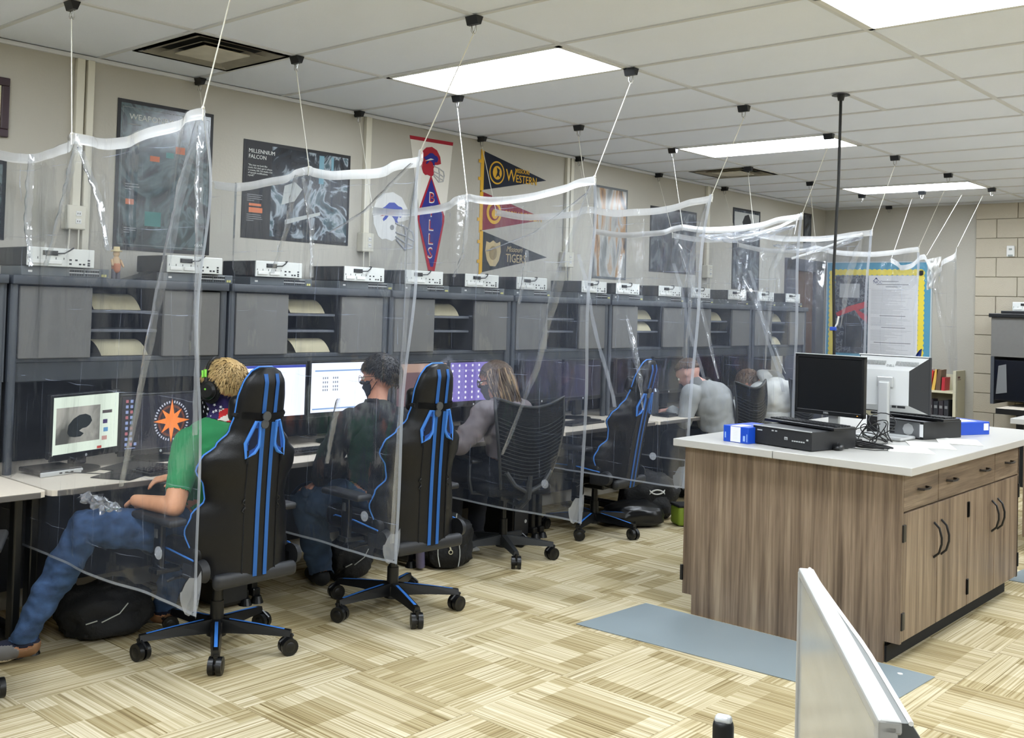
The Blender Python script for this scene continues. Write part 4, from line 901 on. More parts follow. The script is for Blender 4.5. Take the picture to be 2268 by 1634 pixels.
b = MB(); b.box((-.02, -.075, .17), (.065, .03, .30), None, .012, 3); b.build('neck', SILV, e, True)
b = MB(); b.box((-.02, -.06, .315), (.09, .02, .06), None, .006); b.build('mount', SILV, e)
b = MB(); b.box((-.02, -.05, .010), (.26, .20, .018), None, .008); b.build('base', SILV, e)
b = MB(); b.box((.07, -.06, zc-.12), (.04, .01, .012)); b.box((.03, -.06, zc-.12), (.02, .01, .012)); b.build('rear_port', DGREY, e)
# second pc behind with keyboard
e = empty('desktop_computer', (2.98, 1.74, Z), -.25, 'second black desktop computer with round fan grille, behind the white-backed monitor', 'computer')
b = MB(); b.box((0, 0, .05), (.36, .36, .10), None, .003); b.build('case', mat('pc_black', (26, 27, 30), .45), e)
b = MB(); b.box((.06, -.182, .05), (.20, .004, .085)); b.build('rear_plate', mat('pc_rear', (120, 122, 124), .5, .3), e)
b = MB(); b.cyl((.09, -.184, .05), (.09, -.187, .05), .034, None, 8); b.build('fan_grille', SILV, e)
b = MB(); b.box((.17, -.185, .05), (.02, .003, .07)); b.build('label_strip', LBL, e)
b = MB()
for i in range(4): b.box((-.01, -.185, .025+i*.017), (.03, .004, .008))
b.build('rear_port', INK, e)
keyboard(2.99, 1.72, Z+.102, math.pi/2-.25, 'black keyboard lying on the second desktop computer', .46, .16)
# cables
rnd = random.Random(5); 
def tangle(cx, cy, n, R, zh, label):
    b = MB()
    for i in range(n):
        pts = []; a0 = rnd.uniform(0, 6); rr = rnd.uniform(.5, 1)*R; ox, oy = rnd.uniform(-.06, .06), rnd.uniform(-.05, .05); tilt = rnd.uniform(.1, 1)*zh
        for j in range(22):
            a = a0+j*(.20+.05*i); r_ = rr*(1+.35*math.sin(j*.5+i*2)); pts.append((cx+ox+r_*math.cos(a)+.03*math.sin(j*.31+i), cy+oy+r_*.8*math.sin(a), Z+.005+tilt*(.5+.5*math.sin(j*.30+i*1.7))))
        b.tube(pts, .0028, 6)
    return tag(b.build('cable_tangle', CORD, None, True), label, 'cables')
tangle(2.97, 1.14, 8, .075, .16, 'tangle of black cables between the two island monitors')
b = MB()
for i in range(4):
    pts = []
    for j in range(30):
        a = j*.42; r_ = .08+.014*i; pts.append((3.04+r_*1.2*math.cos(a+i*.4), .92+r_*.75*math.sin(a)+.01*i, Z+.004+.004*i+.002*math.sin(j)))
    b.tube(pts, .0026, 6)
tag(b.build('coiled_cable', CORD, None, True), 'coiled black cable lying in front of the white-backed monitor', 'cable')
b = MB(); b.tube([(2.995, .70, Z+.012), (3.02, .78, Z+.004), (3.12, .80, Z+.003), (3.16, .86, Z+.003), (3.13, .95, Z+.003)], .002); b.tube([(2.97, .72, Z+.01), (2.95, .80, Z+.05), (2.96, .86, Z+.10)], .002); tag(b.build('mouse_cord', CORD, None, True), 'thin mouse cord curling on the white countertop', 'cable')
b = MB(); b.box((2.90, .98, Z+.02), (.10, .05, .035), M.Rotation(.3, 3, 'Z'), .005); b.tube([(2.84, 1.0, Z+.02), (2.78, 1.1, Z+.01), (2.86, 1.2, Z+.01)], .003); tag(b.build('power_adapter', BLACK), 'black power adapter under the cable tangle on the island', 'adapter')
for i, (x, y, rz, lab) in enumerate(((3.20, 1.02, .5, 'white paper sheet nearest the island front corner'), (3.22, 1.30, .45, 'white paper sheet lying in the middle of the three on the island'), (3.26, 1.62, .4, 'white paper sheet farthest along the island edge, by the blue carton'))):
    b = MB(); b.box((0, 0, .0012+.0004*i), (.28, .216, .0016)); tag(b.build('paper_sheet', PAPER, None, False, loc=(x, y, Z), rot=(0, 0, rz-PI/2)), lab, 'paper', 'white sheets on the island')

# hanging cord
e = empty('hanging_cord', (2.73, 1.23, H), 0, 'black power cord hanging from a ceiling plate behind the island monitors', 'cord')
b = MB(); b.cyl((0, 0, -.006), (0, 0, 0), .05, .04, 16); b.cyl((0, 0, -.035), (0, 0, -.006), .016, .022, 10); b.build('ceiling_plate', BLACK, e)
b = MB(); b.tube([(0, 0, -.03), (-.004, 0, -.5), (-.022, 0, -1.0), (-.010, 0, -1.4), (-.005, 0, -1.905)], .0085, 8); b.build('cable', CORD, e, True)
b = MB(); b.box((-.018, 0, -1.32), (.035, .02, .022), None, .004); b.build('blue_tie', mat('tie_blue', (30, 70, 170), .5), e); b = MB(); b.tube([(-.01, 0, -1.315), (.005, 0, -1.29), (.012, 0, -1.25)], .005); b.build('white_tie', WHITE, e)

# ================================================================ BACK WALL
def bflat(parent, name, poly, m, y, th=.003):
    b = MB(); b.prism(poly, (0, y, 0), XX, ZX, (0, -th, 0)); return b.build(name, m, parent)
e = empty('bulletin_board', (0, 0, 0), 0, 'blue bulletin board with a yellow scalloped border on the back wall', 'bulletin board')
bflat(e, 'blue_backing', [(.05, .95), (1.20, .95), (1.20, 2.20), (.05, 2.20)], mat('board_blue', (88, 156, 186), .8), YB-.012, .01)
b = MB(); 
for q in ((.04, .05, .94, 2.21), (1.20, 1.212, .94, 2.21)): b.bb(q[0], q[1], YB-.03, YB-.002, q[2], q[3])
b.bb(.04, 1.212, YB-.03, YB-.002, 2.20, 2.212); b.bb(.04, 1.212, YB-.03, YB-.002, .94, .952); b.build('board_frame', mat('board_frame_grey', (190, 200, 204), .4), e)
YEL = mat('border_yellow', (236, 216, 78), .8)
def scallop(x0, z0, x1, z1, wd, n, name):
    d = V((x1-x0, z1-z0)); L = d.length; d /= L; p = V((-d.y, d.x)); A = []; B_ = []
    m_ = n*6
    for i in range(m_+1):
        t = L*i/m_; sc_ = .012*abs(math.sin(PI*i/6)); A.append((x0+d.x*t+p.x*(wd/2+sc_), z0+d.y*t+p.y*(wd/2+sc_))); B_.append((x0+d.x*t-p.x*(wd/2+sc_), z0+d.y*t-p.y*(wd/2+sc_)))
    bflat(e, name, A+B_[::-1], YEL, YB-.024, .002)
scallop(.12, 2.09, 1.12, 2.09, .05, 18, 'scalloped_border'); scallop(1.10, 1.02, 1.10, 2.11, .05, 20, 'scalloped_border'); scallop(.12, 1.0, 1.12, 1.0, .05, 18, 'scalloped_border'); scallop(.11, 1.02, .11, 2.11, .05, 20, 'scalloped_border')
e = empty('wall_poster', (0, 0, 0), 0, 'white text poster with an NCC logo pinned to the bulletin board', 'poster')
bflat(e, 'sheet', [(.53, 1.12), (1.07, 1.12), (1.07, 2.055), (.53, 2.055)], mat('poster_white', (222, 222, 224), .5), YB-.030, .002)
NB = mat('logo_navy', (40, 52, 110), .6)
text('NCC', .045, (.585, YB-.033, 1.965), XX, ZX, NB, e, sx=1)
b = MB(); b.tube([(.58, YB-.033, 1.99), (.61, YB-.033, 2.02), (.64, YB-.033, 2.0)], .003); b.prism([(0, 0), (.03, 0), (.02, .015), (.01, .015)], (.60, YB-.032, 2.015), XX, ZX, (0, -.001, 0)); b.build('logo_mark', NB, e)
for grp, th, m in ((((.68, .18, 1.985), (.62, .35, 1.95), (.72, .17, 1.925), (.66, .28, 1.60), (.68, .26, 1.47), (.60, .40, 1.30)), .007, mat('poster_text_dark', (130, 130, 134), .6)),):
    b = MB()
    for x, l, z in grp: b.bb(x, x+l, YB-.0335, YB-.032, z, z+th)
    b.build('printed_heading', m, e)
b = MB(); zz = 1.89
while zz > 1.15:
    if not any(abs(zz-q) < .02 for q in (1.60, 1.47, 1.30)): b.bb(.56, .56+random.uniform(.15, .45), YB-.0332, YB-.032, zz, zz+.004)
    zz -= .0125
b.build('printed_lines', mat('poster_text_grey', (188, 188, 192), .6), e)
e = empty('wall_poster', (0, 0, 0), 0, 'circuit-board poster with a red robot arm, left of the white text poster', 'poster')
bflat(e, 'sheet', [(.15, 1.17), (.525, 1.17), (.525, 2.055), (.15, 2.055)], picture_mat('print_circuit', [(.3, (38, 40, 50)), (.48, (58, 62, 74)), (.56, (120, 124, 130)), (.62, (44, 48, 58)), (.8, (50, 52, 60))], 22, (1, 1, 1), rough=.3, dist=.3), YB-.028, .002)
bflat(e, 'printed_arm', [(.16, 1.62), (.30, 1.70), (.50, 1.76), (.52, 1.70), (.42, 1.66), (.52, 1.60), (.52, 1.52), (.44, 1.58), (.38, 1.66), (.18, 1.58)], mat('print_red', (182, 48, 56), .5), YB-.031, .001)
bflat(e, 'printed_machine', [(.20, 1.55), (.30, 1.62), (.42, 1.58), (.50, 1.40), (.46, 1.24), (.24, 1.24), (.26, 1.45)], INK, YB-.0315, .001)
bflat(e, 'printed_sticker', [(.20, 1.80), (.43, 1.80), (.43, 1.96), (.20, 1.96)], mat('print_palegrey', (176, 178, 180), .4), YB-.0312, .001)
e = empty('thermostat', (1.985, YB-.02, 2.31), 0, 'small white thermostat on the painted block wall', 'thermostat')
b = MB(); b.box((0, -.012, 0), (.075, .025, .115), None, .006); b.build('body', WHITE, e); b = MB(); b.box((0, -.0255, .02), (.03, .002, .02)); b.box((0, -.0255, -.045), (.045, .003, .018)); b.build('display', mat('lcd_grey', (140, 146, 140), .4), e)
# bookshelf and books
SH = mat('shelf_cream', (214, 208, 180), .5)
e = empty('bookshelf', (1.0, 7.2, 0), 0, 'low cream bookshelf standing under the bulletin board', 'bookshelf')
for x0, x1 in ((.40, .42), (1.53, 1.56)): b = MB(); b.bb(x0-1, x1-1, -.15, .145, 0, 1.05, .002); b.build('side_panel', SH, e)
for z in (.06, .44, .83): b = MB(); b.bb(.42-1, 1.53-1, -.145, .145, z-.02, z+.005, .002); b.build('shelf', SH, e)
b = MB(); b.bb(.42-1, 1.53-1, .135, .145, 0, 1.0); b.build('back_panel', SH, e)
b = MB(); b.bb(.545, .562, -.09, -.02, .97, .99); b.bb(.545, .5625, -.10, 0, .955, .960); b.build('label_holder', mat('tag_maroon', (90, 40, 34), .5), e)
bc = [((40, 42, 46), 'black-spined'), ((228, 226, 220), 'white-spined'), ((60, 60, 62), 'dark grey'), ((222, 220, 212), 'tall pale'), ((70, 56, 48), 'thin brown'), ((232, 230, 224), 'slim white'), ((196, 60, 52), 'red'), ((230, 186, 90), 'yellow and orange'), ((110, 86, 66), 'brown'), ((190, 52, 62), 'crimson')]
x = 1.0
for i, (c, nm) in enumerate(bc):
    t_ = [.035, .045, .02, .05, .02, .035, .03, .03, .045, .03][i]; h_ = [.20, .22, .17, .20, .15, .23, .21, .22, .22, .14][i]; lean = 0 if i < 5 else (.16 if i < 8 else .05)
    if i == 5: x += .03
    e = empty('book', (x, 7.16, .836), 0, f'{nm} book on the top shelf of the cream bookshelf', 'book', 'books on the top shelf'); e.rotation_euler.y = lean
    b = MB()
    b.bb(0, .003, -.08, .08, 0, h_); b.bb(t_-.003, t_, -.08, .08, 0, h_); b.bb(0, t_, -.082, -.079, 0, h_); b.build('cover', mat('book_'+nm.replace(' ', '_'), c, .5), e)
    b = MB(); b.bb(.003, t_-.003, -.077, .077, .004, h_-.004); b.build('pages', PAPER, e)
    x += t_+.004+(.008 if lean else 0)
for i in range(9):
    e = empty('book', (1.02+i*.052, 7.16, .446), 0, f'{["first", "second", "third", "fourth", "fifth", "sixth", "seventh", "eighth", "ninth"][i]} dark book from the left on the lower shelf of the cream bookshelf', 'book', 'dark books on the lower shelf')
    b = MB(); b.bb(0, .044, -.08, .08, 0, .27+.01*(i % 3), .002); b.build('cover', mat('book_dark%d' % (i % 2), (48+8*(i % 2), 50, 56), .6), e)
    b = MB(); b.bb(.008, .036, -.0815, -.0805, .20, .23); b.build('spine_label', TXTG, e)
# right-hand cabinet workstation at the back wall
e = empty('desk_hutch', (2.7, 7.0, 0), 0, 'tall dark grey hutch with glass front at the right edge, against the block wall', 'hutch')
b = MB(); b.bb(-.74, .6, -.2, .3, 1.23, 1.62, .004); b.build('upper_case', HDOOR, e); b = MB(); b.bb(-.76, .62, -.22, .31, 1.62, 1.66, .004); b.build('top_board', BLACK, e)
b = MB(); b.bb(-.74, -.71, -.2, .3, .76, 1.23); b.bb(-.74, .6, .25, .3, .76, 1.23); b.build('side_panel', HFRAME, e)
b = MB(); b.bb(-.71, .6, -.19, -.15, .80, 1.20, .004); b.build('glass_front', mat('dark_glass', (18, 20, 26), .12), e)
b = MB(); b.prism([(0, 0), (.10, .02), (.09, .3), (.02, .28)], (-.69, -.195, .86), XX, ZX, (0, -.002, 0)); b.build('plastic_sheet', mat('grey_sheet', (110, 112, 114), .4), e)
e = empty('desk', (2.7, 6.9, 0), 0, 'cream desk with dark edge under the glass-fronted hutch at the right edge', 'desk')
b = MB(); b.bb(-.60, .7, -.40, .44, .725, .745, .003); b.build('desktop', DESK, e); b = MB(); b.bb(-.602, .7, -.405, -.395, .69, .742); b.bb(-.605, -.595, -.40, .44, .69, .742); b.build('edge_band', BLACK, e)
b = MB(); b.bb(-.45, .6, -.3, .4, 0, .72); b.build('pedestal', BLACKM, e)
e2 = copy_tree(r0); e2.location = (2.28, 6.95, 1.69); e2.rotation_euler.z = -PI/2; e2['label'] = 'white-faced network box on top of the hutch at the right edge'; e2['group'] = 'network routers on the hutches'
b = MB(); b.box((2.25, 7.0, 1.675), (.45, .25, .028), None, .004); tag(b.build('network_switch', BLACK), 'flat black device under the white box at the right edge', 'network switch')
# red and blue student chairs behind the island
def shell_chair(x, y, rz, m, label, zt):
    e = empty('student_chair', (x, y, 0), rz, label, 'chair')
    b = MB(); b.grid(14, 12, lambda u, v: V((.19+.04*v-.05*(2*u-1)**2, (u-.5)*.44*(1-.35*v**3), zt-.36+.36*v-.08*abs(2*u-1)**3*v))); bmesh.ops.solidify(b.bm, geom=b.bm.faces[:], thickness=.008); b.build('backrest', m, e, True)
    b = MB(); b.grid(10, 10, lambda u, v: V((-.22+.42*v, (u-.5)*.44, .45+.03*(2*u-1)**2-.02*math.sin(PI*v)))); bmesh.ops.solidify(b.bm, geom=b.bm.faces[:], thickness=.008); b.build('seat', m, e, True)
    for sx in (-1, 1):
        for sy in (-1, 1): b = MB(); b.tube([(.14*sx, .16*sy, .45), (.20*sx, .20*sy, 0)], .011, 8); b.build('leg', CHROME, e)
    for sy in (-1, 1): b = MB(); b.tube([(.14, .16*sy, .44), (.21, .17*sy, zt-.25)], .010, 8); b.build('back_post', CHROME, e)
shell_chair(1.10, 5.15, .4, mat('chair_red', (196, 44, 58), .5), 'red plastic chair, only its top showing above the black monitor', 1.235)
shell_chair(1.45, 5.65, .4, mat('chair_blue', (44, 72, 150), .5), 'blue plastic chair, its top just above the white-backed monitor', 1.30)

# ================================================================ GAMING CHAIRS
def prof(z):
    K = [(.36, .17, .02), (.405, .20, .04), (.45, .225, .08), (.50, .245, .11), (.59, .265, .135), (.66, .245, .12), (.73, .205, .085), (.79, .215, .085), (.86, .255, .09), (.91, .245, .075), (.97, .185, .055), (1.03, .135, .04), (1.10, .122, .03), (1.18, .118, .025), (1.25, .100, .015), (1.29, .070, .006), (1.308, .035, 0)]
    for i in range(len(K)-1):
        if K[i][0] <= z <= K[i+1][0]:
            t = (z-K[i][0])/(K[i+1][0]-K[i][0]); t = t*t*(3-2*t) if 1 < i < 12 else t
            return K[i][1]+(K[i+1][1]-K[i][1])*t, K[i][2]+(K[i+1][2]-K[i][2])*t
    return K[-1][1], K[-1][2]
ZP = .42
def gaming_chair(label, loc, rz, rec, ba=0):
    e = empty('gaming_chair', loc, rz, label, 'chair', 'black and blue gaming chairs')
    bx = -.25
    def bk(u, z, s):   # s: 0 back surface, 1 front surface; u -1..1
        w_, bo = prof(z); xo = bo*abs(u)**2.3; th = .085*(1-.55*abs(u)**4) * (1 if z < 1.25 else max(.35, 1-(z-1.25)*9))
        lean = .02*math.sin((z-.36)*3); return V((bx+xo-th/2+th*s+lean*.6 if False else bx+xo+(-th/2 if s == 0 else th/2)+.015*math.sin((z-.5)*3.5), u*w_, z))
    def orient(p, a=None): return p
    zs = [.405+i*(1.308-.405)/52 for i in range(53)]; us = [-1+2*i/16 for i in range(17)]
    b = MB(); B0 = [[b.bm.verts.new(bk(u, z, 0)-V((0, 0, ZP))) for u in us] for z in zs]; F0 = [[b.bm.verts.new(bk(u, z, 1)-V((0, 0, ZP))) for u in us] for z in zs]
    for i in range(52):
        for j in range(16):
            b.bm.faces.new((B0[i][j+1], B0[i][j], B0[i+1][j], B0[i+1][j+1])); b.bm.faces.new((F0[i][j], F0[i][j+1], F0[i+1][j+1], F0[i+1][j]))
        for j in (0, 16):
            q = (B0[i][j], F0[i][j], F0[i+1][j], B0[i+1][j]); b.bm.faces.new(q if j == 0 else q[::-1])
    for i in (0, 52):
        for j in range(16):
            q = (B0[i][j], B0[i][j+1], F0[i][j+1], F0[i][j]); b.bm.faces.new(q if i == 0 else q[::-1])
    R = (0, -rec, 0); P = (0, 0, ZP)
    back = b.build('backrest', PU, e, True, 50, loc=P, rot=R)
    def rp(b, name, m, sm=True, ang=50): return b.build(name, m, e, sm, ang, loc=P, rot=R)
    # blue piping following the outer edge
    b = MB(); pts = [bk(-1, z, .0)-V((-.028, 0, ZP)) for z in zs[3:]]+[bk(1, z, 0)-V((-.028, 0, ZP)) for z in zs[3:][::-1]]; b.tube(pts, .0048, 6); rp(b, 'piping', BLUE)
    # fabric side wings and stripes on the back
    def ribbon(y0, y1, z0, z1, m, name, lift=.003, n=40, taper=None):
        b = MB()
        def fn(u, v):
            z = z0+(z1-z0)*v; y = y0+(y1-y0)*u
            if taper: y *= taper(z)
            w_, bo = prof(z); p = bk(max(-1, min(1, y/w_)), z, 0); return V((p.x-lift, y, z-ZP))
        b.grid(3, n, fn); bmesh.ops.solidify(b.bm, geom=b.bm.faces[:], thickness=-.003); rp(b, name, m)
    tp = lambda z: 1+.25*max(0, (z-.9)) if z < 1.24 else 1.085
    for s in (-1, 1):
        ribbon(s*.016, s*.037, .41, 1.075, BLUE, 'blue_stripe', taper=tp); ribbon(s*.020, s*.040, 1.115, 1.285, BLUE, 'blue_stripe', n=20)
        # seam channel
        b = MB(); b.tube([bk(s*.088/prof(z)[0], z, 0)-V((.001, 0, ZP)) for z in [.42+.56*i/20 for i in range(21)]], .0035, 5); rp(b, 'seam', FAB)
        # harness opening
        hole = [(s*.044, 1.080), (s*.062, 1.080), (s*.104, .985), (s*.100, .925), (s*.062, .945), (s*.042, .975)]
        def hp(y, z, l): w_, bo = prof(z); p = bk(y/w_, z, 0); return V((p.x-l, y, z-ZP))
        b = MB(); b.tube([hp(y, z, .004) for y, z in hole], .0075, 6, True); rp(b, 'opening_rim', BLUE)
        b = MB(); vs = [b.bm.verts.new(hp(y, z, .0045)) for y, z in hole]; f = b.bm.faces.new(vs if s < 0 else vs[::-1]); rp(b, 'opening_lining', DBLUE, False)
        b = MB(); c = (s*.076, .978); vs = [b.bm.verts.new(hp(c[0]+(y-c[0])*.62-s*.004, c[1]+(z-c[1])*.62+.01, .0055)) for y, z in hole]; b.bm.faces.new(vs if s < 0 else vs[::-1]); rp(b, 'opening', mat('hole_navy', (8, 20, 48), .9), False)
        b = MB(); b.tube([hp(s*.092, .955, .003), hp(s*.095, .93, .004), hp(s*.092, .90, .003)], .007, 6); rp(b, 'strap_end', FAB)
    b = MB()
    for s in (-1, 1):
        for z in (.70, .735): b.tube([bk(s*.088/prof(z)[0], z+dz, 0)-V((.004, -dy*.01, ZP)) for dz, dy in ((-.012, 0), (-.006, s), (.004, s*.8), (.010, 0))], .003, 5)
    rp(b, 'zip_pull', BLACK)
    # elastic strap and buckle of the neck pillow
    b = MB(); b.grid(24, 4, lambda u, v: (lambda y, z: V((bk(max(-1, min(1, y/prof(z)[0])), z, 0).x-.006+(.0 if abs(u-.5) < .49 else .03), y, z-ZP)))((2*u-1)*prof(1.105)[0]*1.0, 1.085+.030*v+.004*math.sin(9*u))); bmesh.ops.solidify(b.bm, geom=b.bm.faces[:], thickness=-.003); rp(b, 'pillow_strap', FAB)
    for s in (-1, 1): b = MB(); b.tube([bk(s, 1.10, 0)-V((0, 0, ZP)), bk(s, 1.10, 1)-V((-.02, s*.004, ZP))], .012, 6); rp(b, 'strap_side', FAB)
    b = MB(); p = bk(.18, 1.09, 0)-V((.012, 0, ZP)); b.cyl(p+V((0, 0, .014)), p+V((-.007, 0, .014)), .021, None, 16); b.cyl(p+V((0, .008, -.02)), p+V((-.007, .008, -.02)), .019, None, 16); rp(b, 'buckle', GREYP)
    b = MB(); b.box((bx+.075, 0, 1.12-ZP), (.08, .26, .12), None, .035, 4); rp(b, 'neck_pillow', PU)
    # seat
    b = MB(); b.box((.04, 0, .455), (.50, .40, .10), None, .04, 4); b.build('seat', PU, e, True, 60)
    for s in (-1, 1):
        b = MB(); b.box((.04, s*.21, .475), (.46, .10, .12), None, .045, 4); b.build('seat_bolster', PU, e, True, 60)
        b = MB(); b.tube([(-.18, s*.262, .47), (0, s*.266, .49), (.16, s*.264, .49), (.25, s*.235, .46)], .004, 6); b.build('piping', BLUE, e, True)
        b = MB(); b.cyl((-.22, s*.235, .43), (-.22, s*.268, .43), .050, .040, 20); b.box((-.16, s*.25, .415), (.12, .03, .07), None, .012); b.build('hinge_cover', DGREY, e, True)
        b = MB(); b.box((.02, s*.30, .51), (.06, .028, .22), None, .008); b.box((.02, s*.27, .40), (.07, .12, .025), None, .006); b.build('armrest_post', BLACK, e)
        b = MB(); b.box((.03, s*.30, .622), (.31, .095, .032), None, .014, 3); b.build('armrest_pad', DGREY, e, True, 60)
        b = MB(); b.box((.02, s*.318, .56), (.022, .008, .04), None, .003); b.build('armrest_button', GREYP, e)
    b = MB(); b.box((-.27, 0, .385), (.05, .44, .065), None, .022, 3); b.build('rear_crossbar', DGREY, e, True)
    b = MB(); b.box((-.02, 0, .375), (.28, .26, .05), None, .015); b.box((-.02, 0, .335), (.16, .12, .05), None, .01); b.build('tilt_mechanism', BLACK, e)
    b = MB(); b.tube([(-.02, .12, .365), (-.01, .24, .36), (0, .27, .35)], .007); b.build('lever', BLACK, e)
    b = MB(); b.cyl((0, 0, .06), (0, 0, .22), .032, .030, 18); b.cyl((0, 0, .22), (0, 0, .33), .024, .020, 16); b.build('gas_column', BLACK, e, True)
    star_base(e, .345, True, ba)
    return e
def caster(bp, p, yaw, r=.038):
    x, y = p; b = MB(); b.cyl((x, y, .05), (x, y, .09), .010); d = V((math.cos(yaw), math.sin(yaw), 0)); n = V((-d.y, d.x, 0)); c = V((x, y, r))+d*.012
    for s in (-1, 1): b.cyl(c+n*s*.006, c+n*s*.029, r, None, 20)
    b.cyl(c-n*.008, c+n*.008, r*.55, None, 12)
    b.tube([c+V((0, 0, r+.006))+d*(-.024), c+V((0, 0, r+.010)), c+V((0, 0, r*.5))+d*(r+.002)], .007, 6)
    for s in (-1, 1): b.cyl(c+n*s*.029, c+n*s*.031, r*.6, r*.5, 16)
    b.build('caster', BLACK, bp, True, 35)
def star_base(e, R_, blue, a0=0, mt=None):
    b = MB(); b.cyl((0, 0, .065), (0, 0, .125), .045, .038, 20); hub = b.build('base_hub', mt or BLACK, e, True)
    for i in range(5):
        a = a0+2*PI*i/5; d = V((math.cos(a), math.sin(a), 0)); n = V((-d.y, d.x, 0))
        b = MB(); q = [(.025, .026, .140, .080), (R_*.55, .023, .124, .084), (R_, .019, .106, .080)]; ring = []
        for (r, w_, zt, zb) in q: ring.append([b.bm.verts.new(d*r+n*s*w_*k+V((0, 0, z))) for s, k, z in ((-1, 1, zb), (1, 1, zb), (1, .62, zt), (-1, .62, zt))])
        for k in range(2):
            for l in range(4): b.bm.faces.new((ring[k][l], ring[k][(l+1) % 4], ring[k+1][(l+1) % 4], ring[k+1][l]))
        b.bm.faces.new(ring[2]); b.bm.faces.new(ring[0][::-1]); bmesh.ops.recalc_face_normals(b.bm, faces=b.bm.faces[:])
        leg = b.build('base_arm', mt or BLACK, e)
        if blue:
            b = MB(); vs = []
            for (r, zt) in ((.06, .1375), (R_*.55, .1245), (R_-.03, .1085)): vs.append([b.bm.verts.new(d*r+n*s*.0075+V((0, 0, zt+.0015))) for s in (-1, 1)])
            for k in range(2): b.bm.faces.new((vs[k][0], vs[k+1][0], vs[k+1][1], vs[k][1]))
            b.build('blue_inlay', BLUE, leg)
        caster(e, (d.x*R_, d.y*R_), a+1.1+i*.9)
G = [((1.17, -1.76, 0), PI+.02, .07, 0), ((1.25, -.735, 0), PI-.06, .07, .286), ((.82, 1.67, 0), PI+.10, .20, .5)]
gaming_chair('black gaming chair with blue stripes that the boy in green sits in', *G[0])
gaming_chair('black gaming chair with blue stripes that the person in black hoodie sits in', *G[1])
gaming_chair('empty tilted gaming chair with blue stripes behind the third plastic curtain', *G[2])
gaming_chair('black gaming chair at the left edge of the photo, only a caster showing', (1.02, -3.06, 0), PI-.5, .07)

# ================================================================ MESH TASK CHAIRS
def mesh_chair(label, loc, rz, arms=True):
    e = empty('office_chair', loc, rz, label, 'chair', 'black mesh-backed office chairs'); MG = mat('chair_grey', (40, 42, 44), .45)
    zt, zb = .985, .47
    def sf(u, v):
        u = 2*u-1; z = zb+(zt-zb)*v; w_ = .16+.075*math.sin(min(1, v*1.1)*PI/2)+.015*v; x = -.27+.05*u*u-.07*math.sin(PI*v)*.6-.05*v
        return V((x, u*w_, z+.035*(abs(u)**2.2)*v-.012*v*math.cos(u*PI)))
    b = MB(); b.grid(24, 40, sf); bmesh.ops.solidify(b.bm, geom=b.bm.faces[:], thickness=.006)
    b.build('mesh_back', mat('mesh_fabric', (20, 21, 23), .8, bump=.8, bscale=30, stretch=(1, 1, 9)), e, True, 60)
    for i in range(15):
        v = .12+.045*i+.0; b = MB(); b.tube([sf(u/10, min(1, v+.055*(abs(u/5-1)**1.6)))+V((-.004, 0, 0)) for u in range(11)], .0028, 4); b.build('rib', MG, e, True)
    b = MB(); b.tube([sf(0, v/12) for v in range(13)]+[sf(u/12, 1) for u in range(1, 12)]+[sf(1, 1-v/12) for v in range(13)], .010, 8); b.build('back_frame', MG, e, True)
    b = MB(); b.tube([(-.02, 0, .37), (-.20, 0, .36), (-.28, 0, .42), (-.30, 0, .56)], [.022, .024, .022, .016], 8); b.tube([(-.28, 0, .45), (-.29, .10, .50), (-.28, .16, .58)], .014, 8); b.tube([(-.28, 0, .45), (-.29, -.10, .50), (-.28, -.16, .58)], .014, 8); b.build('back_support', MG, e, True)
    b = MB(); b.box((.02, 0, .45), (.46, .46, .07), None, .03, 4); b.build('seat', FAB, e, True, 60)
    if arms:
        for s in (-1, 1):
            b = MB(); b.tube([(-.02, s*.15, .41), (-.02, s*.25, .42), (-.02, s*.27, .50), (-.02, s*.27, .61)], .014, 8); b.build('armrest_post', MG, e, True)
            b = MB(); b.box((.0, s*.27, .625), (.24, .08, .028), None, .012, 3); b.build('armrest_pad', BLACK, e, True)
    b = MB(); b.cyl((0, 0, .06), (0, 0, .24), .028, .026, 16); b.cyl((0, 0, .24), (0, 0, .42), .017, .017, 12); b.build('gas_column', BLACK, e, True)
    b = MB(); b.box((0, 0, .395), (.22, .18, .045), None, .012); b.build('tilt_mechanism', BLACK, e)
    star_base(e, .32, False, .35, MG); return e
mesh_chair('mesh-backed black office chair the long-haired person sits in', (.88, .59, 0), PI-.33)
mesh_chair('mesh-backed black chair just right of the man in grey hoodie', (.80, 3.50, 0), PI-.05)
mesh_chair('mesh-backed chair under the person in white hoodie, mostly hidden by the island', (.86, 4.33, 0), PI)
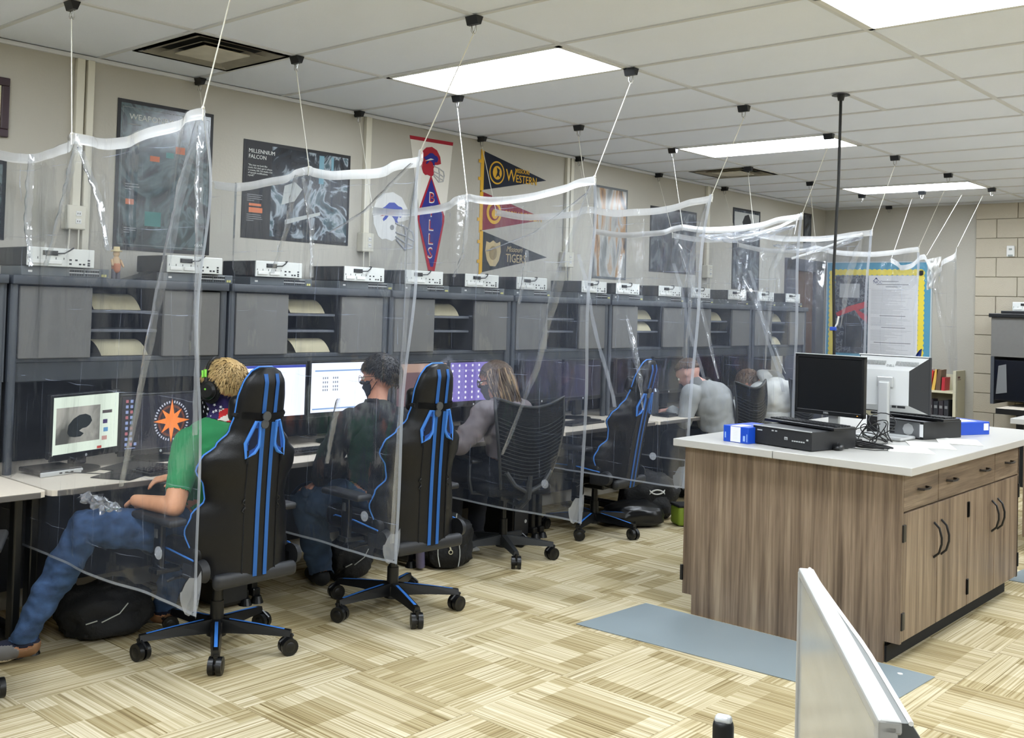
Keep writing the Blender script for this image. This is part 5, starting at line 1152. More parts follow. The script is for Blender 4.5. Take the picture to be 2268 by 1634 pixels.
# ================================================================ PEOPLE
def remesh(b, vox, it=3, name='body'):
    me = bpy.data.meshes.new(name); b.bm.to_mesh(me); b.bm.free(); o = bpy.data.objects.new(name, me); C.objects.link(o)
    m = o.modifiers.new('r', 'REMESH'); m.mode = 'VOXEL'; m.voxel_size = vox
    m = o.modifiers.new('s', 'SMOOTH'); m.iterations = it; m.factor = .5
    dg = bpy.context.evaluated_depsgraph_get(); me2 = bpy.data.meshes.new_from_object(o.evaluated_get(dg)); bpy.data.objects.remove(o); bpy.data.meshes.remove(me)
    me2.name = name; return me2
def hand(b, w, d, n, side, curl=.5, s=1.0):
    """w wrist, d pointing dir, n back-of-hand normal, side +1: thumb towards d x n"""
    d = d.normalized(); n = (n-d*n.dot(d)).normalized(); t = d.cross(n)*side; R = M((t, d, n)).transposed()
    b.ell(w+d*.045*s, (.040*s, .052*s, .015*s), R)
    for i, (o, L_) in enumerate(((.028, .070), (.010, .080), (-.008, .075), (-.026, .058))):
        p = w+d*.082*s+t*o*s; a = curl*(.9+.15*i); L1 = L_*.45*s; L2 = L_*.33*s; L3 = L_*.25*s
        q = p+(d*math.cos(a*.6)-n*math.sin(a*.6)+t*o*1.2).normalized()*L1; b.cap(p-d*.02*s, q, .0095*s, .0088*s, 1)
        q2 = q+(d*math.cos(a*1.5)-n*math.sin(a*1.5)).normalized()*L2; b.cap(q, q2, .0088*s, .008*s, 1)
        q3 = q2+(d*math.cos(a*2.2)-n*math.sin(a*2.2)).normalized()*L3; b.cap(q2, q3, .008*s, .0070*s, 1)
    p = w+d*.02*s+t*.025*s; q = p+(t*.8+d*.7-n*.3).normalized()*.042*s; b.cap(p, q, .013*s, .011*s, 1); q2 = q+(d*.95-n*.35+t*.1).normalized()*.032*s; b.cap(q, q2, .011*s, .009*s, 1)
def person(label, J, face, upd, vox=.0065, wide=1.0, garments=(), hands=None, feet=None, skin=None, hairf=None):
    """J joints (world), face: facing vector, upd: head up vector"""
    e = empty('person', (J['pelvis'].x, J['pelvis'].y, 0), 0, label, 'person')
    O = V((J['pelvis'].x, J['pelvis'].y, 0)); b = MB(); segs = []
    sd_ = ['']
    def sg(lab, a, c, ra, rc): a = V(a); c = V(c); b.cap(a, c, ra, rc); segs.append((lab+(sd_[0] if lab == 'shin' else ''), a, c, max(ra, rc)))
    pel, ch, nb, hd = J['pelvis'], J['chest'], J['neck'], J['head']
    sl, sr = J['ls'], J['rs']; ax = (sl-sr).normalized(); spine = (ch-pel).normalized(); fw = spine.cross(ax); 
    Rt = M((ax, -fw, spine)).transposed() if True else None
    def tor(c, r): b.ell(c, (r[0]*wide, r[1]*wide, r[2]), Rt, 3); segs.append(('torso', c, c, r[1]))
    mid = pel.lerp(ch, .5)
    tor(pel+spine*.02, (.175, .135, .13)); tor(mid, (.160, .120, .16)); tor(ch, (.175, .125, .17)); tor(ch+spine*.08, (.17, .105, .10))
    segs.append(('torso', pel, ch, .13)); b.cap(pel+spine*.04, ch+spine*.06, .125, .118)
    for s_ in (-1, 1): b.cap(pel+spine*.03+ax*.055*wide*s_, ch+spine*.05+ax*.06*wide*s_, .112, .106)
    sd_ = ['']
    for s_, L_ in ((sl, 'l'), (sr, 'r')):
        sd_[0] = L_
        b.cap(ch+spine*.07, s_, .075, .062); segs.append(('torso', ch+spine*.07, ch+spine*.07+(s_-ch-spine*.07)*.7, .07))
        el, wr = J[L_+'e'], J[L_+'w']; sg('uarm', s_, el, .062, .046); sg('farm', el, wr, .045, .028)
        hp, kn, an = J[L_+'h'], J[L_+'k'], J[L_+'a']; sg('thigh', hp, kn, .092, .066); sg('shin', kn, kn.lerp(an, .35), .064, .060); sg('shin', kn.lerp(an, .35), an, .060, .042)
        H_ = hands[L_]; hand(b, wr, H_[0], H_[1], H_[2], H_[3]); segs.append(('hand', wr+H_[0].normalized()*.03, wr+H_[0].normalized()*.12, .04))
        F_ = feet[L_].normalized(); b.cap(an-F_*.03+V((0, 0, -.035)), an+F_*.12+V((0, 0, -.045)), .040, .034); b.cap(an+F_*.06+V((0, 0, -.048)), an+F_*.17+V((0, 0, -.055)), .036, .026)
        segs.append(('foot'+L_, an-F_*.04+V((0, 0, -.05)), an+F_*.17+V((0, 0, -.055)), .04))
    b.cap(nb, hd-upd*.04, .055, .05); segs.append(('neck', nb, hd-upd*.09, .05)); b.cap(ch+spine*.1, nb, .07, .058)
    f = (face-upd*face.dot(upd)).normalized(); sd = upd.cross(f); Rh = M((f, sd, upd)).transposed()   # columns front, left, up
    def hl(v): return hd+Rh@V(v)
    b.ell(hl((-.014, 0, .027)), (.102, .079, .095), Rh, 3); b.ell(hl((.022, 0, -.035)), (.068, .060, .078), Rh, 3); b.ell(hl((.045, 0, -.085)), (.034, .034, .026), Rh)
    b.ell(hl((.082, 0, .038)), (.016, .05, .014), Rh); b.cap(hl((.086, 0, .018)), hl((.104, 0, -.018)), .008, .0125, 2); b.ell(hl((.084, 0, -.050)), (.014, .026, .010), Rh)
    for s in (-1, 1):
        b.ell(hl((-.008, s*.079, -.002)), (.018, .007, .030), Rh); b.ell(hl((.064, s*.036, -.018)), (.02, .02, .018), Rh); segs.append(('head', hl((0, s*.06, 0)), hl((0, s*.06, 0)), .03))
    segs.append(('head', hl((.03, 0, -.06)), hl((0, 0, .04)), .08))
    me = remesh(b, vox, 4 if vox < .0068 else (8 if vox < .008 else 16)); sk = skin or SKIN; me.materials.append(sk)
    for p in me.polygons: p.use_smooth = True
    # classify vertices by nearest segment
    def near(p):
        best = None; bd = 1e9
        for (lab, a, c, r) in segs:
            d = c-a; l2 = d.length_squared; t = 0 if l2 < 1e-9 else max(0, min(1, (p-a).dot(d)/l2)); q = (p-(a+d*t)).length-r*.6
            if q < bd: bd = q; best = (lab[:4], t, lab[4:]) if lab[:4] in ('shin', 'foot') else (lab, t, '')
        return best
    vl = [near(v.co) for v in me.vertices]
    inv = Rh.transposed()
    loc = [inv@(v.co-hd) for v in me.vertices]
    body = bpy.data.objects.new('body', me); C.objects.link(body); body.parent = e; body.location = -O
    norms = [v.normal.copy() for v in me.vertices]; cos = [v.co.copy() for v in me.vertices]; polys = [tuple(p.vertices) for p in me.polygons]
    out = {}
    gs = []
    for g in garments:
        if g['name'] in ('shoe', 'sock'):
            for q_ in 'lr': gs.append(dict(g, test=(lambda tt, qq: lambda l, p, c: l[2] == qq and tt(l, p, c))(g['test'], q_)))
        else: gs.append(g)
    for g in gs:
        keep = [g['test'](vl[i], loc[i], cos[i]) for i in range(len(cos))]; idx = {}; vs = []; fs = []; inn = []
        for p in polys:
            if all(keep[i] for i in p):
                q = []
                for i in p:
                    if i not in idx:
                        am = g.get('amp', .004); sc_ = g.get('scale', 9)
                        wv = noise.noise(cos[i]*sc_+V((g.get('seed', 0), 0, 0)))+.5*noise.noise(cos[i]*sc_*2.3)
                        idx[i] = len(vs); vs.append(cos[i]+norms[i]*(g['off']+am*wv)); inn.append(vs[-1]-norms[i]*min(.004, g['off']*.6))
                    q.append(idx[i])
                fs.append(q)
        nv = len(vs); ec = {}
        for q in fs:
            for i in range(len(q)):
                k = (q[i], q[(i+1) % len(q)]); ec[k] = 1
        rim = [[b_, a_, a_+nv, b_+nv] for (a_, b_) in ec if (b_, a_) not in ec]
        vs += inn; fs += [[i+nv for i in q[::-1]] for q in fs]+rim
        m2 = bpy.data.meshes.new(g['name']); m2.from_pydata([tuple(v) for v in vs], [], fs)
        for m_ in (g['mat'] if isinstance(g['mat'], list) else [g['mat']]): m2.materials.append(m_)
        for p in m2.polygons: p.use_smooth = True
        if 'paint' in g:
            for p in m2.polygons: p.material_index = g['paint'](inv@(p.center-hd), p.center)
        o = bpy.data.objects.new(g['name'], m2); C.objects.link(o); o.parent = e; o.location = -O
        if g.get('label'): o['label'] = g['label']
    # eyes
    b = MB()
    for s in (-1, 1): b.ell(hl((.078, s*.032, .0)), (.012, .013, .012), Rh)
    ob = b.build('eyes', mat('eye_white', (226, 222, 214), .2), e, True); ob.location = -O
    b = MB()
    for s in (-1, 1): b.ell(hl((.0885, s*.032, .0)), (.003, .006, .006), Rh)
    ob = b.build('irises', mat('iris_brown', (60, 42, 30), .2), e, True); ob.location = -O
    if hairf: hairf(e, hl, Rh, O)
    return e, hl, Rh, O
def hair_short(cols, cut, n=1500, L_=.035, seed=1, lift=.010, down=.2, base=.008, jit=.10, hw=1):
    hm = mat('hair_'+str(seed), cols[0], .55, bump=.8, bscale=70, stretch=(1, 1, .25), var=.25, vscale=50); hm2 = mat('hair_light_'+str(seed), cols[1], .45)
    def fn(e, hl, Rh, O):
        rnd = random.Random(seed); b = MB()
        C0 = V((-.014, 0, .027)); rr = V((.102, .081, .096))
        def surf(th, ph, o=0): d = V((math.sin(ph)*math.cos(th), math.sin(ph)*math.sin(th), math.cos(ph))); return V((C0.x+d.x*(rr.x+o), C0.y+d.y*(rr.y+o), C0.z+d.z*(rr.z+o))), d
        # scalp cap
        nu, nv = 40, 24; g = []
        for i in range(nu):
            th = 2*PI*i/nu; row = []
            for j in range(nv):
                pm_ = cut(th); ph = pm_*j/(nv-1); p, d = surf(th, ph, base*(1.0 if j < nv-1 else -.3)+.004*noise.noise(V((th*3, ph*5, seed)))); row.append(b.bm.verts.new(hl(p)))
            g.append(row)
        for i in range(nu):
            for j in range(nv-1): b.bm.faces.new((g[i][j], g[i][j+1], g[(i+1) % nu][j+1], g[(i+1) % nu][j]))
        # locks
        for k in range(n):
            th = rnd.uniform(0, 2*PI); u = rnd.random()**.6; ph = cut(th)*u*.98; p, d = surf(th, ph, base*.6)
            crown = V((-.06, 0, .10)); tdir = (p-crown); tdir -= d*tdir.dot(d); tdir = tdir.normalized() if tdir.length > 1e-4 else V((1, 0, 0))
            tdir = (tdir+V((rnd.gauss(0, jit), rnd.gauss(0, jit), rnd.gauss(0, jit)))-V((0, 0, down))).normalized(); l = L_*rnd.uniform(.6, 1.3); w_ = rnd.uniform(.0013, .0026)*hw
            p1 = p+tdir*l*.5+d*lift*rnd.uniform(.5, 1.1); p2 = p+tdir*l+d*lift*rnd.uniform(.1, 1.0); sdv = d.cross(tdir).normalized()
            A = [b.bm.verts.new(hl(p+sdv*w_)), b.bm.verts.new(hl(p-sdv*w_)), b.bm.verts.new(hl(p1-sdv*w_*.9)), b.bm.verts.new(hl(p1+sdv*w_*.9)), b.bm.verts.new(hl(p1+d*w_*.8)), b.bm.verts.new(hl(p2))]
            mi = 1 if rnd.random() < .45 else 0
            for q in ((0, 1, 2, 3), (3, 2, 5), (3, 4, 5), (4, 2, 5), (0, 3, 4), (1, 4, 2)):
                try: b.bm.faces.new([A[i] for i in q]).material_index = mi
                except ValueError: pass
        o = b.build('hair', [hm, hm2], e, True, 180); o.location = -O
    return fn
def cutm(front, side, backc):
    def f(th):   # th 0 front, pi back
        c = math.cos(th); return side+(front-side)*max(0, c)**1.2 if c > 0 else side+(backc-side)*(-c)**.7
    return f
T_ = lambda *n: (lambda l, p, c: l[0] in n)
def vv(*a): return V(a)

# ---- person 1 : boy in green
JEAN_ = 0
J = dict(pelvis=vv(1.12, -1.74, .54), chest=vv(1.10, -1.74, .86), neck=vv(1.10, -1.72, 1.04), head=vv(1.10, -1.72, 1.175),
         ls=vv(1.11, -1.905, .935), le=vv(1.20, -2.02, .675), lw=vv(.965, -2.07, .672), rs=vv(1.08, -1.56, .94), re=vv(1.02, -1.60, .72), rw=vv(.955, -1.84, .748),
         lh=vv(1.08, -1.84, .53), lk=vv(.86, -2.25, .555), la=vv(.775, -2.475, .105), rh=vv(1.08, -1.66, .53), rk=vv(.72, -1.60, .53), ra=vv(.76, -1.78, .105))
GREEN = mat('green_tshirt', (46, 138, 84), .85, bump=.25, bscale=500, var=.06, vscale=14); JEAN = mat('blue_denim', (50, 74, 108), .9, bump=.4, bscale=400, var=.42, vscale=14, stretch=(1, 1, 1.8))
GA = mat('gaiter_navy', (44, 32, 88), .85); GW_ = mat('gaiter_white', (232, 226, 214), .85); GR_ = mat('gaiter_red', (206, 40, 44), .85)
def gpaint(p, c):
    if p.x-.1*p.z*0 > -.005+.0 and p.z > -.145: return 0
    if p.z > -.10: return 0
    return 1 if int((p.z+p.x*.6)*34) % 2 else 2
hf = hair_short([(186, 154, 100), (212, 182, 126)], cutm(1.05, 1.25, 2.05), 7000, .050, 3, .004, .30, .010)
gar = [dict(name='tshirt', mat=GREEN, off=.007, amp=.006, scale=10, test=lambda l, p, c: (l[0] == 'torso' and c.z > .50) or (l[0] == 'uarm' and l[1] < .78)),
       dict(name='jeans', mat=JEAN, off=.014, amp=.013, scale=15, seed=4, test=lambda l, p, c: l[0] in ('thigh',) or (l[0] == 'shin' and c.z > .085) or (l[0] == 'torso' and c.z < .56)),
       dict(name='neck_gaiter', mat=[GA, GW_, GR_], off=.006, amp=.003, scale=16, label='neck gaiter with white stars on navy and red and white stripes', paint=gpaint, test=lambda l, p, c: (l[0] in ('head', 'neck') and p.z < -.022+.02*(p.x > .06)-.35*max(0, -p.x) and c.z > 1.0) or (l[0] == 'neck' and c.z > .95)),
       dict(name='sock', mat=mat('sock_navy', (24, 28, 48), .9), off=.006, amp=.001, test=lambda l, p, c: (l[0] == 'shin' and c.z < .11) or (l[0] == 'foot' and c.z > .075)),
       dict(name='shoe', mat=[mat('shoe_grey', (104, 102, 100), .7), mat('shoe_tan', (128, 94, 64), .8), mat('shoe_sole', (222, 214, 196), .6)], off=.008, amp=.001, label='grey and tan shoes with pale soles',
            paint=lambda p, c: 2 if c.z < .025 else (1 if (c-J['la']).length < .10 and (c.y > J['la'].y-.03) or (c-J['ra']).length < .085 and c.x > J['ra'].x-.03 else 0), test=lambda l, p, c: l[0] == 'foot' and c.z < .085)]
e, hl, Rh, O = person('boy in green t-shirt and starred neck gaiter, leaning back with one leg stretched out', J, vv(-.93, -.37, -.12).normalized(), vv(-.12, -.03, .99).normalized(), .0058, 1.0, gar,
    dict(l=(vv(-.75, .62, -.1), vv(-.2, -.2, .9), -1, .8), r=(vv(-.35, -.93, .05), vv(.1, -.1, 1), -1, .55)), dict(l=vv(-.35, -.93, -.05), r=vv(-.9, -.4, 0)), SKIN2, hf)
# white stars on the gaiter
b = MB(); rnd = random.Random(2)
for (x, z) in ((.055, -.050), (.03, -.062), (.005, -.078), (.065, -.085), (.04, -.095), (.018, -.110), (.060, -.118), (.035, -.130), (.0, -.105), (.078, -.065), (.05, -.148), (-.02, -.09), (.075, -.105)):
    for s in (1, -1):
        yy = s*(.062-.25*max(0, x-.03)-.0*z+.008); zz = z
        rim = math.sqrt(max(.0, 1-((x-.022)/.075)**2)); yy = s*(.060*rim+.010) if zz > -.11 else s*(.052*math.sqrt(max(0, 1-((x-.0)/.085)**2))+.010)
        o_ = V((x, yy, zz)); nrm = V(((x-.02)*.9, yy, 0)).normalized(); ex = V((0, 0, 1)).cross(nrm); ey = nrm.cross(ex)
        P = star(5, .0085, .0036, rnd.uniform(0, 1)); vs = [b.bm.verts.new(hl(o_+ex*p[0]+ey*p[1]+nrm*.004)) for p in P]; c0 = b.bm.verts.new(hl(o_+nrm*.005))
        for i in range(10): b.bm.faces.new((vs[i], vs[(i+1) % 10], c0))
o = b.build('printed_star', mat('star_white', (232, 230, 236), .8), e); o.location = -O; o['kind'] = 'stuff'
def glasses(e, hl, O, m, thin=.0022):
    b = MB()
    for s in (-1, 1):
        b.tube([hl((.104-.25*abs(.032+.024*math.cos(a)-.03), s*(.034+.025*math.cos(a)), -.004+.020*math.sin(a))) for a in [2*PI*i/16 for i in range(16)]], thin, 6, True)
        b.tube([hl((.096, s*.060, .004)), hl((.05, s*.078, .008)), hl((-.01, s*.085, .008)), hl((-.02, s*.084, -.008))], thin*1.3, 6)
    b.tube([hl((.104, -.010, 0)), hl((.108, 0, .004)), hl((.104, .010, 0))], thin, 6); o = b.build('eyeglasses', m, e, True); o.location = -O
glasses(e, hl, O, BLACK)
# headset worn on the head is its own thing
hs_ = empty('headset', tuple(hl((0, 0, 0))), 0, 'black over-ear headset with a lime green slider, worn by the boy in green', 'headphones'); HO = hl((0, 0, 0))
b = MB(); b.tube([hl((.028, .094*math.cos(a), .028+.108*math.sin(a))) for a in [PI*i/20 for i in range(21)]], .0085, 8); o = b.build('headband', BLACK, hs_, True); o.location = -HO
for s in (-1, 1):
    b = MB(); c0 = hl((.012, s*.080, -.012)); c1 = hl((.012, s*.108, -.012)); b.cyl(c0, c1, .046, .044, 28); b.cyl(c1, hl((.012, s*.118, -.012)), .040, .030, 28); o = b.build('ear_cup', BLACK, hs_, True, 30); o.location = -HO
    b = MB(); b.tube([hl((.012+.040*math.cos(a), s*.086, -.012+.048*math.sin(a))) for a in [2*PI*i/24 for i in range(24)]], .013, 8, True); o = b.build('ear_cushion', FAB, hs_, True); o.location = -HO
    b = MB(); b.tube([hl((.022, s*.100, .085)), hl((.022, s*.104, .052)), hl((.036, s*.104, .050)), hl((.038, s*.100, .082))], .006, 6); o = b.build('slider', mat('lime_green', (130, 214, 70), .5), hs_, True); o.location = -HO
    b = MB(); b.cyl(hl((.018, s*.1175, -.004)), hl((.018, s*.1195, -.004)), .005, None, 6); o = b.build('ear_badge', mat('lime_green', (130, 214, 70), .5), hs_); o.location = -HO
b = MB(); b.tube([hl((.03, .10, -.035)), hl((.07, .092, -.06)), hl((.10, .05, -.065))], .0025, 6); o = b.build('microphone', BLACK, hs_, True); o.location = -HO

# ---- person 2 : black hoodie
J = dict(pelvis=vv(1.10, -.70, .54), chest=vv(1.06, -.70, .86), neck=vv(1.01, -.665, 1.03), head=vv(.98, -.62, 1.175),
         ls=vv(1.04, -.90, .945), le=vv(.93, -.95, .70), lw=vv(.815, -.875, .615), rs=vv(1.02, -.51, .945), re=vv(.90, -.45, .75), rw=vv(.72, -.50, .775),
         lh=vv(1.05, -.79, .53), lk=vv(.74, -.90, .52), la=vv(.70, -.76, .10), rh=vv(1.05, -.61, .53), rk=vv(.68, -.50, .53), ra=vv(.60, -.45, .10))
HOOD = mat('black_hoodie', (22, 24, 29), .95, bump=.3, bscale=400, var=.15, vscale=12); DJ = mat('dark_denim', (50, 68, 92), .9, bump=.3, bscale=500, var=.3, vscale=10)
MASK = mat('dark_mask', (38, 44, 58), .8); MASKT = lambda l, p, c: l[0] == 'head' and p.x > .025 and p.z < -.012 and p.z > -.12
gar = [dict(name='hoodie', mat=HOOD, off=.018, amp=.015, scale=11, test=lambda l, p, c: (l[0] == 'torso' and c.z > .52) or l[0] == 'uarm' or (l[0] == 'farm' and l[1] < .80) or (l[0] == 'neck' and c.z < 1.06)),
       dict(name='jeans', mat=DJ, off=.028, amp=.016, scale=13, test=lambda l, p, c: l[0] == 'thigh' or (l[0] == 'shin' and c.z > .07) or (l[0] == 'torso' and c.z < .56)),
       dict(name='face_mask', mat=MASK, off=.006, amp=.001, test=MASKT), dict(name='shoe', mat=BLACKM, off=.008, amp=.001, test=lambda l, p, c: l[0] == 'foot' or (l[0] == 'shin' and c.z < .10))]
hf = hair_short([(30, 28, 28), (66, 62, 60)], cutm(1.15, 1.45, 2.2), 3600, .040, 5, .007, .45, .012, .16, 1.2)
e, hl, Rh, O = person('person in black hoodie with short black hair, glasses and dark face mask', J, vv(-.90, -.40, -.08).normalized(), vv(-.10, 0, .99).normalized(), .0065, 1.06, gar,
    dict(l=(vv(-.55, -.35, -.35), vv(-.3, -.2, .9), -1, .9), r=(vv(-1, 0, -.05), vv(0, 0, 1), 1, .3)), dict(l=vv(-.8, .3, 0), r=vv(-1, .1, 0)), SKIN, hf)
glasses(e, hl, O, mat('wire_frame', (90, 70, 60), .4, .5), .0013)
b = MB()
for s in (-1, 1): b.tube([hl((.055, s*.060, -.035)), hl((.03, s*.070, -.02)), hl((-.015, s*.086, .01))], .0018, 5); b.tube([hl((.05, s*.058, -.09)), hl((.01, s*.072, -.05)), hl((-.02, s*.086, -.02))], .0022, 5)
o = b.build('mask_strap', BLACK, e, True); o.location = -O
# ---- person 3 : long hair
J = dict(pelvis=vv(.98, .58, .53), chest=vv(.92, .56, .83), neck=vv(.875, .53, .99), head=vv(.835, .52, 1.105),
         ls=vv(.90, .36, .915), le=vv(.86, .18, .73), lw=vv(.66, .20, .785), rs=vv(.88, .74, .915), re=vv(.78, .80, .75), rw=vv(.62, .72, .775),
         lh=vv(.93, .49, .53), lk=vv(.58, .42, .53), la=vv(.60, .42, .10), rh=vv(.93, .67, .53), rk=vv(.58, .70, .53), ra=vv(.55, .70, .10))
GH = mat('grey_brown_hoodie', (112, 104, 106), .95, bump=.3, bscale=400, var=.12, vscale=12)
gar = [dict(name='hoodie', mat=GH, off=.018, amp=.015, scale=11, test=lambda l, p, c: (l[0] == 'torso' and c.z > .50) or l[0] == 'uarm' or (l[0] == 'farm' and l[1] < .85) or (l[0] == 'neck' and c.z < 1.02)),
       dict(name='trousers', mat=mat('dark_trousers', (30, 32, 40), .9), off=.012, amp=.006, test=lambda l, p, c: l[0] == 'thigh' or (l[0] == 'shin' and c.z > .08) or (l[0] == 'torso' and c.z < .54)),
       dict(name='face_mask', mat=mat('black_mask', (26, 24, 28), .8), off=.006, amp=.001, test=MASKT), dict(name='shoe', mat=[BLACKM, WHITE], off=.010, amp=.001, label='black running shoe with pale sole edge', paint=lambda p, c: 1 if c.z < .022 else 0, test=lambda l, p, c: l[0] == 'foot' or (l[0] == 'shin' and c.z < .10))]
def hair_long(e, hl, Rh, O):
    hair_short([(78, 62, 48), (138, 114, 86)], cutm(1.0, 1.45, 2.3), 900, .06, 8, .006, .9, .014)(e, hl, Rh, O)
    b = MB(); rnd = random.Random(4)
    for k in range(420):
        th = rnd.uniform(1.25, 2*PI-1.25); d = V((math.cos(th), math.sin(th), 0)); p0 = V((-.012+d.x*.102, d.y*.086, .03+rnd.uniform(-.03, .05))); L_ = rnd.uniform(.16, .30) if abs(th-PI) < 1.6 else rnd.uniform(.12, .18)
        w1, w2 = rnd.uniform(-.01, .02), rnd.uniform(-.01, .03); pts = [hl(p0+d*(.010*math.sin(i*.9))+V((-.05*(i/5)**1.3+w1*i/5, w2*math.sin(i)*.4, -L_*i/5))) for i in range(6)]
        b.mi = 1 if rnd.random() < .4 else 0; b.tube(pts, [.006, .0065, .006, .005, .004, .002], 4)
    o = b.build('long_hair', [MATS['hair_8'], MATS['hair_light_8']], e, True, 180); o.location = -O
e, hl, Rh, O = person('person with long light brown hair, black glasses and grey hoodie in the mesh chair', J, vv(-.90, -.38, -.15).normalized(), vv(-.16, 0, .98).normalized(), .007, 1.02, gar,
    dict(l=(vv(-1, .1, -.1), vv(0, 0, 1), -1, .4), r=(vv(-1, -.1, -.1), vv(0, 0, 1), 1, .4)), dict(l=vv(-1, -.1, 0), r=vv(-1, .1, 0)), SKIN, hair_long)
glasses(e, hl, O, BLACK, .003)
# ---- person 4 : man in grey hoodie
J = dict(pelvis=vv(.93, 3.28, .53), chest=vv(.90, 3.20, .84), neck=vv(.80, 3.12, 1.00), head=vv(.735, 3.07, 1.075),
         ls=vv(.82, 2.98, .93), le=vv(.80, 2.92, .70), lw=vv(.62, 2.98, .775), rs=vv(.82, 3.36, .93), re=vv(.76, 3.42, .72), rw=vv(.60, 3.30, .775),
         lh=vv(.88, 3.19, .53), lk=vv(.55, 3.12, .53), la=vv(.58, 3.1, .10), rh=vv(.88, 3.37, .53), rk=vv(.55, 3.40, .53), ra=vv(.55, 3.4, .10))
G4 = mat('grey_hoodie', (148, 150, 150), .95, bump=.3, bscale=400, var=.08, vscale=10)
gar = [dict(name='hoodie', mat=G4, off=.022, amp=.013, scale=8, test=lambda l, p, c: (l[0] == 'torso' and c.z > .50) or l[0] == 'uarm' or (l[0] == 'farm' and l[1] < .9)),
       dict(name='trousers', mat=mat('dark_trousers', (30, 32, 40), .9), off=.012, amp=.006, test=lambda l, p, c: l[0] == 'thigh' or (l[0] == 'shin' and c.z > .08) or (l[0] == 'torso' and c.z < .54)),
       dict(name='shoe', mat=BLACKM, off=.008, amp=.001, test=lambda l, p, c: l[0] == 'foot' or (l[0] == 'shin' and c.z < .10))]
e, hl, Rh, O = person('man in grey hoodie with short brown hair, hunched over his desk', J, vv(-.80, -.15, -.58).normalized(), vv(-.58, -.1, .80).normalized(), .009, 1.06, gar,
    dict(l=(vv(-1, .1, -.1), vv(0, 0, 1), -1, .4), r=(vv(-1, -.1, -.1), vv(0, 0, 1), 1, .4)), dict(l=vv(-1, 0, 0), r=vv(-1, 0, 0)), mat('skin_pink', (204, 158, 144), .6), hair_short([(84, 66, 54), (120, 96, 78)], cutm(1.1, 1.3, 1.9), 900, .018, 9, .004, .3, .006))
def hood(e, O, c, r, R, m):
    b = MB(); b.grid(22, 12, lambda u, v: c+R@V((-r[0]*math.cos((u-.5)*3.6)*(.55+.5*math.sin(PI*v)), r[1]*math.sin((u-.5)*3.6)*(.6+.45*math.sin(PI*v)), r[2]*(v-.5)*2+.01*math.sin(9*u)))); bmesh.ops.solidify(b.bm, geom=b.bm.faces[:], thickness=.012)
    o = b.build('hood', m, e, True, 180); o.location = -O
hood(e, O, vv(.845, 3.12, .985), (.115, .12, .055), M.Rotation(.5, 3, 'Y'), G4)
# ---- person 5 : white hoodie
J = dict(pelvis=vv(.96, 4.35, .53), chest=vv(.95, 4.28, .82), neck=vv(.83, 4.22, .96), head=vv(.70, 4.18, .955),
         ls=vv(.86, 4.08, .90), le=vv(.78, 3.98, .70), lw=vv(.60, 4.06, .775), rs=vv(.86, 4.46, .90), re=vv(.78, 4.56, .70), rw=vv(.60, 4.40, .775),
         lh=vv(.90, 4.26, .53), lk=vv(.55, 4.2, .53), la=vv(.58, 4.2, .10), rh=vv(.90, 4.44, .53), rk=vv(.55, 4.5, .53), ra=vv(.55, 4.5, .10))
G5 = mat('white_hoodie', (222, 222, 218), .95, bump=.3, bscale=400, var=.04, vscale=10)
gar = [dict(name='hoodie', mat=G5, off=.030, amp=.022, scale=8, test=lambda l, p, c: (l[0] == 'torso' and c.z > .50) or l[0] == 'uarm' or (l[0] == 'farm' and l[1] < .9)),
       dict(name='trousers', mat=mat('dark_trousers', (30, 32, 40), .9), off=.012, amp=.006, test=lambda l, p, c: l[0] == 'thigh' or (l[0] == 'shin' and c.z > .08) or (l[0] == 'torso' and c.z < .54)),
       dict(name='shoe', mat=BLACKM, off=.008, amp=.001, test=lambda l, p, c: l[0] == 'foot' or (l[0] == 'shin' and c.z < .10))]
e, hl, Rh, O = person('person in white hoodie bent low over the desk, seen between chair and island monitor', J, vv(-.75, -.2, -.65).normalized(), vv(-.66, -.1, .74).normalized(), .009, 1.22, gar,
    dict(l=(vv(-1, .1, -.1), vv(0, 0, 1), -1, .4), r=(vv(-1, -.1, -.1), vv(0, 0, 1), 1, .4)), dict(l=vv(-1, 0, 0), r=vv(-1, 0, 0)), None, hair_short([(110, 86, 64), (150, 122, 94)], cutm(1.3, 1.9, 2.5), 900, .03, 10, .008, .3, .008))
hood(e, O, vv(.90, 4.24, 1.0), (.14, .17, .06), M.Rotation(.6, 3, 'Y'), G5)

